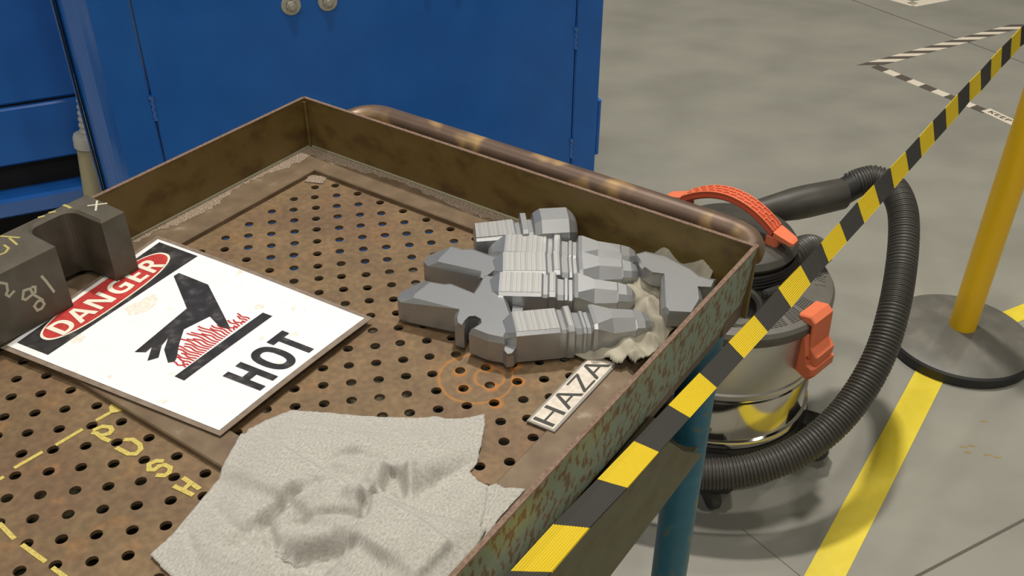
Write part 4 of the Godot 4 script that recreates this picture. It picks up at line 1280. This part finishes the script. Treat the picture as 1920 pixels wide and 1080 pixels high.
	part("size_mark", st, M.vac_lid, t)
	hose(t, o)

func handle(t: Node3D) -> void:
	var dir := Vector3(0.77, 0, 0.64).normalized()
	var side := Vector3(-dir.z, 0, dir.x)
	var arc := func(f: float) -> Vector3:   # f from -1 to 1
		return dir * (f * 0.104 - 0.018) + Vector3(0, 0.600 - 0.041 * f * f, 0)
	var st := mb()
	var rings := []
	for k in 25:
		var f := -1.0 + k / 12.0
		var c: Vector3 = arc.call(f)
		var up := (Vector3.UP + dir * f * 0.55).normalized()
		var w := 0.0185
		rings.append(PackedVector3Array([c + side * w - up * 0.010, c + side * (w - 0.003) - up * 0.0, c - side * (w - 0.003), c - side * w - up * 0.010, c - side * (w - 0.004) - up * 0.014, c + side * (w - 0.004) - up * 0.014]))
	for r in rings:
		r.reverse()
	loft(st, rings, 0)
	var grip := part("handle", st, M.orange_deep, t, "orange arched carrying handle")
	# raised lattice over the grip
	st = mb()
	for lane in [-1.0, -0.33, 0.33, 1.0]:
		var p := PackedVector3Array()
		for k in 25:
			var f := -0.98 + 1.96 * k / 24.0
			var wob: float = 0.0015 * (1.0 if k % 2 == 0 else -1.0) * (1.0 if absf(lane) < 0.9 else 0.0)
			p.append(arc.call(f) + side * (lane * 0.0158 + wob) + Vector3(0, 0.0008, 0))
		tube(st, p, 0.0017, 6)
	for k in 12:
		for lane in 3:
			var f := -0.92 + 1.84 * (k + (0.5 if lane == 1 else 0.0)) / 12.0
			var c: Vector3 = arc.call(f) + Vector3(0, 0.0008, 0)
			tube(st, PackedVector3Array([c + side * (-0.0158 + lane * 0.0105), c + side * (-0.0158 + (lane + 1) * 0.0105)]), 0.0016, 6)
	part("grip_lattice", st, M.orange, grip)
	for s in [-1.0, 1.0]:
		st = mb()
		var e: Vector3 = arc.call(s)
		var rr := []
		for q in [[0.0, 0.018, 0.012], [0.008, 0.0175, 0.011], [0.034, 0.014, 0.008], [0.040, 0.010, 0.005]]:
			var c: Vector3 = e + dir * (s * q[0]) + Vector3(0, -0.006 - q[0] * 0.28, 0)
			rr.append(PackedVector3Array([c + side * q[1] - Vector3(0, q[2] / 2, 0), c + side * q[1] + Vector3(0, q[2] / 2, 0), c - side * q[1] + Vector3(0, q[2] / 2, 0), c - side * q[1] - Vector3(0, q[2] / 2, 0)]))
		if s > 0:
			for r in rr:
				r.reverse()
		loft(st, rr, 0)
		part("handle_end", st, M.orange, grip)
		st = mb()
		box(st, e + Vector3(0, -0.036, 0) - dir * s * 0.004, Vector3(0.026, 0.05, 0.032), 0.004, Basis(dir, Vector3.UP, dir.cross(Vector3.UP)))
		part("handle_foot", st, M.orange, grip)

func latch(t: Node3D, a: float) -> void:
	var rd := Vector3(cos(a), 0, sin(a))
	var tg := Vector3(-rd.z, 0, rd.x)
	var put := func(w: float) -> Callable:
		return func(x: float, y: float, z: float) -> Vector3: return rd * (0.205 + x) + Vector3(0, z, 0) + tg * (y * w)
	var st := mb()
	prism(st, [Vector2(-0.022, 0.418), Vector2(-0.022, 0.428), Vector2(0.004, 0.434), Vector2(0.016, 0.424), Vector2(0.019, 0.366), Vector2(0.034, 0.350), Vector2(0.033, 0.330), Vector2(0.016, 0.322), Vector2(0.009, 0.372), Vector2(0.007, 0.412)], -0.031, 0.031, 0.003, put.call(1.0))
	var l := part("latch", st, M.orange, t, "orange plastic drum latch")
	st = mb()
	prism(st, [Vector2(-0.008, 0.395), Vector2(0.0075, 0.392), Vector2(0.022, 0.33), Vector2(0.036, 0.325), Vector2(0.036, 0.306), Vector2(0.022, 0.288), Vector2(-0.008, 0.30)], -0.036, 0.036, 0.006, put.call(1.0))
	part("latch_bracket", st, M.orange, l)
	for s in [-1.0, 1.0]:
		st = mb()
		lathe(st, [Vector2(0.004, 0.0), Vector2(0.0035, 0.003), Vector2(0.0, 0.003)], 12, rd * 0.222 + Vector3(0, 0.345, 0) + tg * (s * 0.033), Basis(rd, tg * s, rd.cross(tg * s)), false)
		part("latch_pin", st, M.orange_deep, l)

func ribbed(st: SurfaceTool, path: PackedVector3Array, r: float, pitch: float) -> void:
	var fr := frames(path)
	var rings := []
	for i in path.size():
		var f := fposmod(i * 0.0015 / pitch, 1.0)
		var rr := r + 0.0036 * smoothstep(0.25, 0.5, absf(f - 0.5) * 2.0 - 0.0) - 0.0018
		var ring := PackedVector3Array()
		for k in 22:
			var a := TAU * k / 22
			ring.append(path[i] + (fr[i][0] * cos(a) + fr[i][1] * sin(a)) * rr)
		rings.append(ring)
	loft(st, rings, 1)

func hose(t: Node3D, o: Vector3) -> void:
	var st := mb()
	var pts := []
	for p in [Vector3(0.7280, 0.5120, -1.8825), Vector3(0.7469, 0.5220, -1.8835), Vector3(0.7781, 0.5280, -1.8846), Vector3(0.8085, 0.5220, -1.8604), Vector3(0.8161, 0.5080, -1.8101), Vector3(0.8103, 0.4820, -1.7563), Vector3(0.7899, 0.4400, -1.6799), Vector3(0.7600, 0.3920, -1.5986), Vector3(0.7266, 0.3360, -1.5328), Vector3(0.6792, 0.2820, -1.4753), Vector3(0.6216, 0.2360, -1.4291), Vector3(0.5476, 0.1960, -1.3937), Vector3(0.4654, 0.1700, -1.3763), Vector3(0.3848, 0.1550, -1.3778), Vector3(0.3046, 0.1500, -1.3953), Vector3(0.2021, 0.1600, -1.4289)]:
		pts.append(p - o)
	ribbed(st, smooth_path(pts, 0.0015), 0.0292, 0.0080)
	part("hose", st, M.hose, t, "ribbed black suction hose")
	st = mb()
	var a: Vector3 = Vector3(0.4758, 0.5000, -1.7797) - o
	var b: Vector3 = Vector3(0.7038, 0.5100, -1.8556) - o
	var c: Vector3 = Vector3(0.7386, 0.5170, -1.8830) - o
	var path := PackedVector3Array()
	var rad := PackedFloat32Array()
	for q in [[0.0, 0.025], [0.2, 0.0265], [0.38, 0.031], [0.52, 0.0345], [0.65, 0.0352], [0.99, 0.0335], [1.0, 0.032]]:
		path.append(a.lerp(b, q[0]))
		rad.append(q[1])
	tube(st, path, rad, 28)
	part("hose_cuff", st, M.vac_black, t)
	st = mb()
	tube(st, PackedVector3Array([a.lerp(b, 0.97), b.lerp(c, 0.9)]), 0.0285, 24)
	part("hose_collar", st, M.vac_dark, t)
	st = mb()
	var q2 := []
	for p in [Vector3(0.5331, 0.4600, -1.6482), Vector3(0.5655, 0.4740, -1.6697), Vector3(0.5958, 0.4720, -1.6968), Vector3(0.6208, 0.4550, -1.7155), Vector3(0.6314, 0.4300, -1.7138)]:
		q2.append(p - o)
	ribbed(st, smooth_path(q2, 0.0015), 0.027, 0.0085)
	part("hose_elbow", st, M.hose, t)

# ------------------------------------------------------------ stanchion, belt, floor tape
func stanchion() -> void:
	var t := thing("stanchion", "yellow barrier post on a scuffed black domed base at the tape corner", "barrier post", Vector3(1.1296, 0, -1.9905))
	var st := mb()
	lathe(st, [Vector2(0.170, 0.0), Vector2(0.179, 0.004), Vector2(0.179, 0.026), Vector2(0.174, 0.031)], 72, Vector3.ZERO, Basis(), false)
	part("base_rim", st, M.vac_dark, t)
	st = mb()
	lathe(st, [Vector2(0.1745, 0.0305), Vector2(0.16, 0.036), Vector2(0.13, 0.043), Vector2(0.09, 0.050), Vector2(0.05, 0.056), Vector2(0.034, 0.058), Vector2(0.0, 0.058)], 72, Vector3.ZERO, Basis(), false)
	part("base_dome", st, M.rubber, t)
	st = mb()
	lathe(st, [Vector2(0.0325, 0.055), Vector2(0.0325, 0.93)], 40)
	part("post", st, M.pole, t)
	st = mb()
	lathe(st, [Vector2(0.036, 0.80), Vector2(0.036, 0.93), Vector2(0.033, 0.945), Vector2(0.0, 0.95)], 36)
	part("belt_head", st, M.vac_dark, t)

func belt() -> void:
	var up := [Vector3(-0.1571, 0.8639, -0.3529), Vector3(-0.1178, 0.8628, -0.4063), Vector3(-0.0786, 0.8618, -0.4596), Vector3(-0.0394, 0.8608, -0.5129), Vector3(-0.0001, 0.8598, -0.5663), Vector3(0.0386, 0.8595, -0.6197), Vector3(0.0823, 0.8615, -0.6743), Vector3(0.1226, 0.8613, -0.7270), Vector3(0.1634, 0.8620, -0.7803), Vector3(0.2039, 0.8622, -0.8331), Vector3(0.2444, 0.8630, -0.8863), Vector3(0.2841, 0.8622, -0.9385), Vector3(0.3238, 0.8637, -0.9924), Vector3(0.3636, 0.8625, -1.0445), Vector3(0.4030, 0.8623, -1.0974), Vector3(0.4413, 0.8618, -1.1502), Vector3(0.4805, 0.8627, -1.2041), Vector3(0.5194, 0.8615, -1.2564), Vector3(0.5593, 0.8610, -1.3095), Vector3(0.5992, 0.8604, -1.3624), Vector3(0.6381, 0.8599, -1.4155), Vector3(0.6778, 0.8610, -1.4696), Vector3(0.7173, 0.8599, -1.5223), Vector3(0.7571, 0.8608, -1.5763), Vector3(0.7971, 0.8608, -1.6297), Vector3(0.8370, 0.8595, -1.6822), Vector3(0.8773, 0.8606, -1.7363), Vector3(0.9182, 0.8617, -1.7903), Vector3(0.9583, 0.8608, -1.8428), Vector3(0.9991, 0.8619, -1.8968), Vector3(1.0303, 0.8621, -1.9258), Vector3(1.0614, 0.8623, -1.9549), Vector3(1.0925, 0.8625, -1.9840)]
	var lo := [Vector3(-0.1226, 0.8811, -0.3380), Vector3(-0.0834, 0.8801, -0.3914), Vector3(-0.0442, 0.8790, -0.4447), Vector3(-0.0049, 0.8780, -0.4980), Vector3(0.0343, 0.8770, -0.5513), Vector3(0.0699, 0.8723, -0.6043), Vector3(0.1088, 0.8675, -0.6574), Vector3(0.1454, 0.8625, -0.7105), Vector3(0.1839, 0.8587, -0.7645), Vector3(0.2212, 0.8540, -0.8178), Vector3(0.2607, 0.8511, -0.8722), Vector3(0.2997, 0.8476, -0.9259), Vector3(0.3398, 0.8440, -0.9794), Vector3(0.3771, 0.8421, -1.0338), Vector3(0.4143, 0.8393, -1.0873), Vector3(0.4535, 0.8373, -1.1411), Vector3(0.4927, 0.8348, -1.1944), Vector3(0.5314, 0.8332, -1.2481), Vector3(0.5690, 0.8311, -1.3012), Vector3(0.6087, 0.8312, -1.3557), Vector3(0.6464, 0.8285, -1.4081), Vector3(0.6859, 0.8283, -1.4620), Vector3(0.7245, 0.8267, -1.5148), Vector3(0.7643, 0.8263, -1.5684), Vector3(0.8030, 0.8265, -1.6222), Vector3(0.8443, 0.8245, -1.6744), Vector3(0.8825, 0.8235, -1.7272), Vector3(0.9231, 0.8248, -1.7814), Vector3(0.9626, 0.8229, -1.8333), Vector3(1.0036, 0.8250, -1.8880), Vector3(1.0333, 0.8247, -1.9200), Vector3(1.0629, 0.8245, -1.9520), Vector3(1.0925, 0.8243, -1.9840)]
	var t := thing("barrier_belt", "yellow and black striped barrier belt stretched from the yellow post past the cart", "barrier belt", (up[0] + lo[0]) / 2.0)
	for k in up.size() - 1:
		var st := mb()
		var off: Vector3 = -t.position
		var rings := []
		for f in 4:
			var g := f / 3.0
			var a: Vector3 = up[k].lerp(up[k + 1], g) + off
			var b: Vector3 = lo[k].lerp(lo[k + 1], g) + off
			var d: Vector3 = (up[k + 1] - up[k]).normalized()
			var n := d.cross(b - a).normalized() * 0.0007
			var ring := PackedVector3Array()
			for e in 25:
				ring.append(a.lerp(b, 1.0 - e / 24.0) - n * (1.0 if e % 2 == 0 else 0.3))
			for e in 25:
				ring.append(a.lerp(b, e / 24.0) + n * (1.0 if e % 2 == 0 else 0.3))
			ring.reverse()
			rings.append(ring)
		loft(st, rings, 0)
		part("belt_stripe", st, M.belt_yellow if k % 2 == 0 else M.belt_black, t)

func strip(called: String, label: String, a: Vector3, b: Vector3, w: float, m: Material) -> Node3D:
	var d: Vector3 = (b - a).normalized()
	var t := thing(called, label, "floor tape", a)
	var st := mb()
	box(st, (b - a) / 2.0 + Vector3(0, 0.0006, 0), Vector3(a.distance_to(b), 0.0012, w), 0.0003, Basis(d, Vector3.UP, d.cross(Vector3.UP)))
	part("tape", st, m, t)
	return t

func striped(label: String, a: Vector3, b: Vector3, w: float, n: int, slant: float, first: int) -> void:
	var d: Vector3 = (b - a).normalized()
	var s := d.cross(Vector3.UP)
	var t := thing("striped_tape", label, "floor tape", a)
	var step := a.distance_to(b) / n
	for k in n:
		var st := mb()
		var q := []
		for c in [[0, -0.5], [1, -0.5], [1, 0.5], [0, 0.5]]:
			var p: Vector3 = d * ((k + c[0]) * step + c[1] * slant) + s * (c[1] * w)
			q.append(Vector2(p.x, p.z))
		prism(st, q, 0.0, 0.001)
		part("tape_stripe", st, M.tape_black if (k + first) % 2 == 0 else M.tape_white, t)

func floor_tapes() -> void:
	var a: Vector3 = Vector3(1.0070, 0.0000, -1.8485)
	var b: Vector3 = Vector3(0.6078, 0.0000, -1.2596)
	var d: Vector3 = (b - a).normalized()
	strip("yellow_tape", "yellow floor tape running from the post base towards the camera", a - d * 0.14, b + d * 1.2, 0.0675, M.tape_yellow)
	var e: Vector3 = Vector3(1.3066, 0.0000, -2.1016)
	var f: Vector3 = Vector3(1.3589, 0.0000, -2.1292)
	var g: Vector3 = (f - e).normalized()
	strip("yellow_tape", "yellow floor tape leaving the far side of the post base", e - g * 0.10, f + g * 1.2, 0.05, M.tape_yellow)
	striped("black and white striped floor tape along the far edge of the marked corner", Vector3(1.4486, -0.0000, -3.8199), Vector3(2.2649, 0.0000, -4.2921), 0.052, 15, 0.10, 0)
	striped("black and white striped floor tape along the near edge of the marked corner", Vector3(1.4626, 0.0000, -3.8089), Vector3(1.7465, 0.0000, -3.3762), 0.042, 9, 0.0, 0)
	var k0: Vector3 = Vector3(1.7498, 0.0000, -3.3948)
	var k1: Vector3 = Vector3(1.8551, 0.0000, -3.1957)
	var kt := strip("keep_tape", "white floor tape lettered KEEP beside the yellow post", k0, k1, 0.048, M.tape_white)
	var kd: Vector3 = (k1 - k0).normalized()
	var ks: Vector3 = kd.cross(Vector3.UP)
	var st := mb()
	lettering(st, "KEEP", true, Vector2(0.018, 0.011), Vector2(0.094, 0), Vector2(0, -0.023), func(x: float, y: float, l: float) -> Vector3: return kd * x + ks * y + Vector3(0, 0.0013 + l, 0), 0.0004)
	part("keep_lettering", st, M.tape_black, kt)
	strip("white_tape", "white floor tape corner at the far end of the hall, long leg", Vector3(1.8710, -0.0000, -4.5475), Vector3(1.7292, 0.0000, -4.7047), 0.06, M.tape_white)
	strip("white_tape", "white floor tape corner at the far end of the hall, short leg", Vector3(1.8511, 0.0000, -4.5473), Vector3(2.1275, 0.0000, -4.6781), 0.06, M.tape_white)
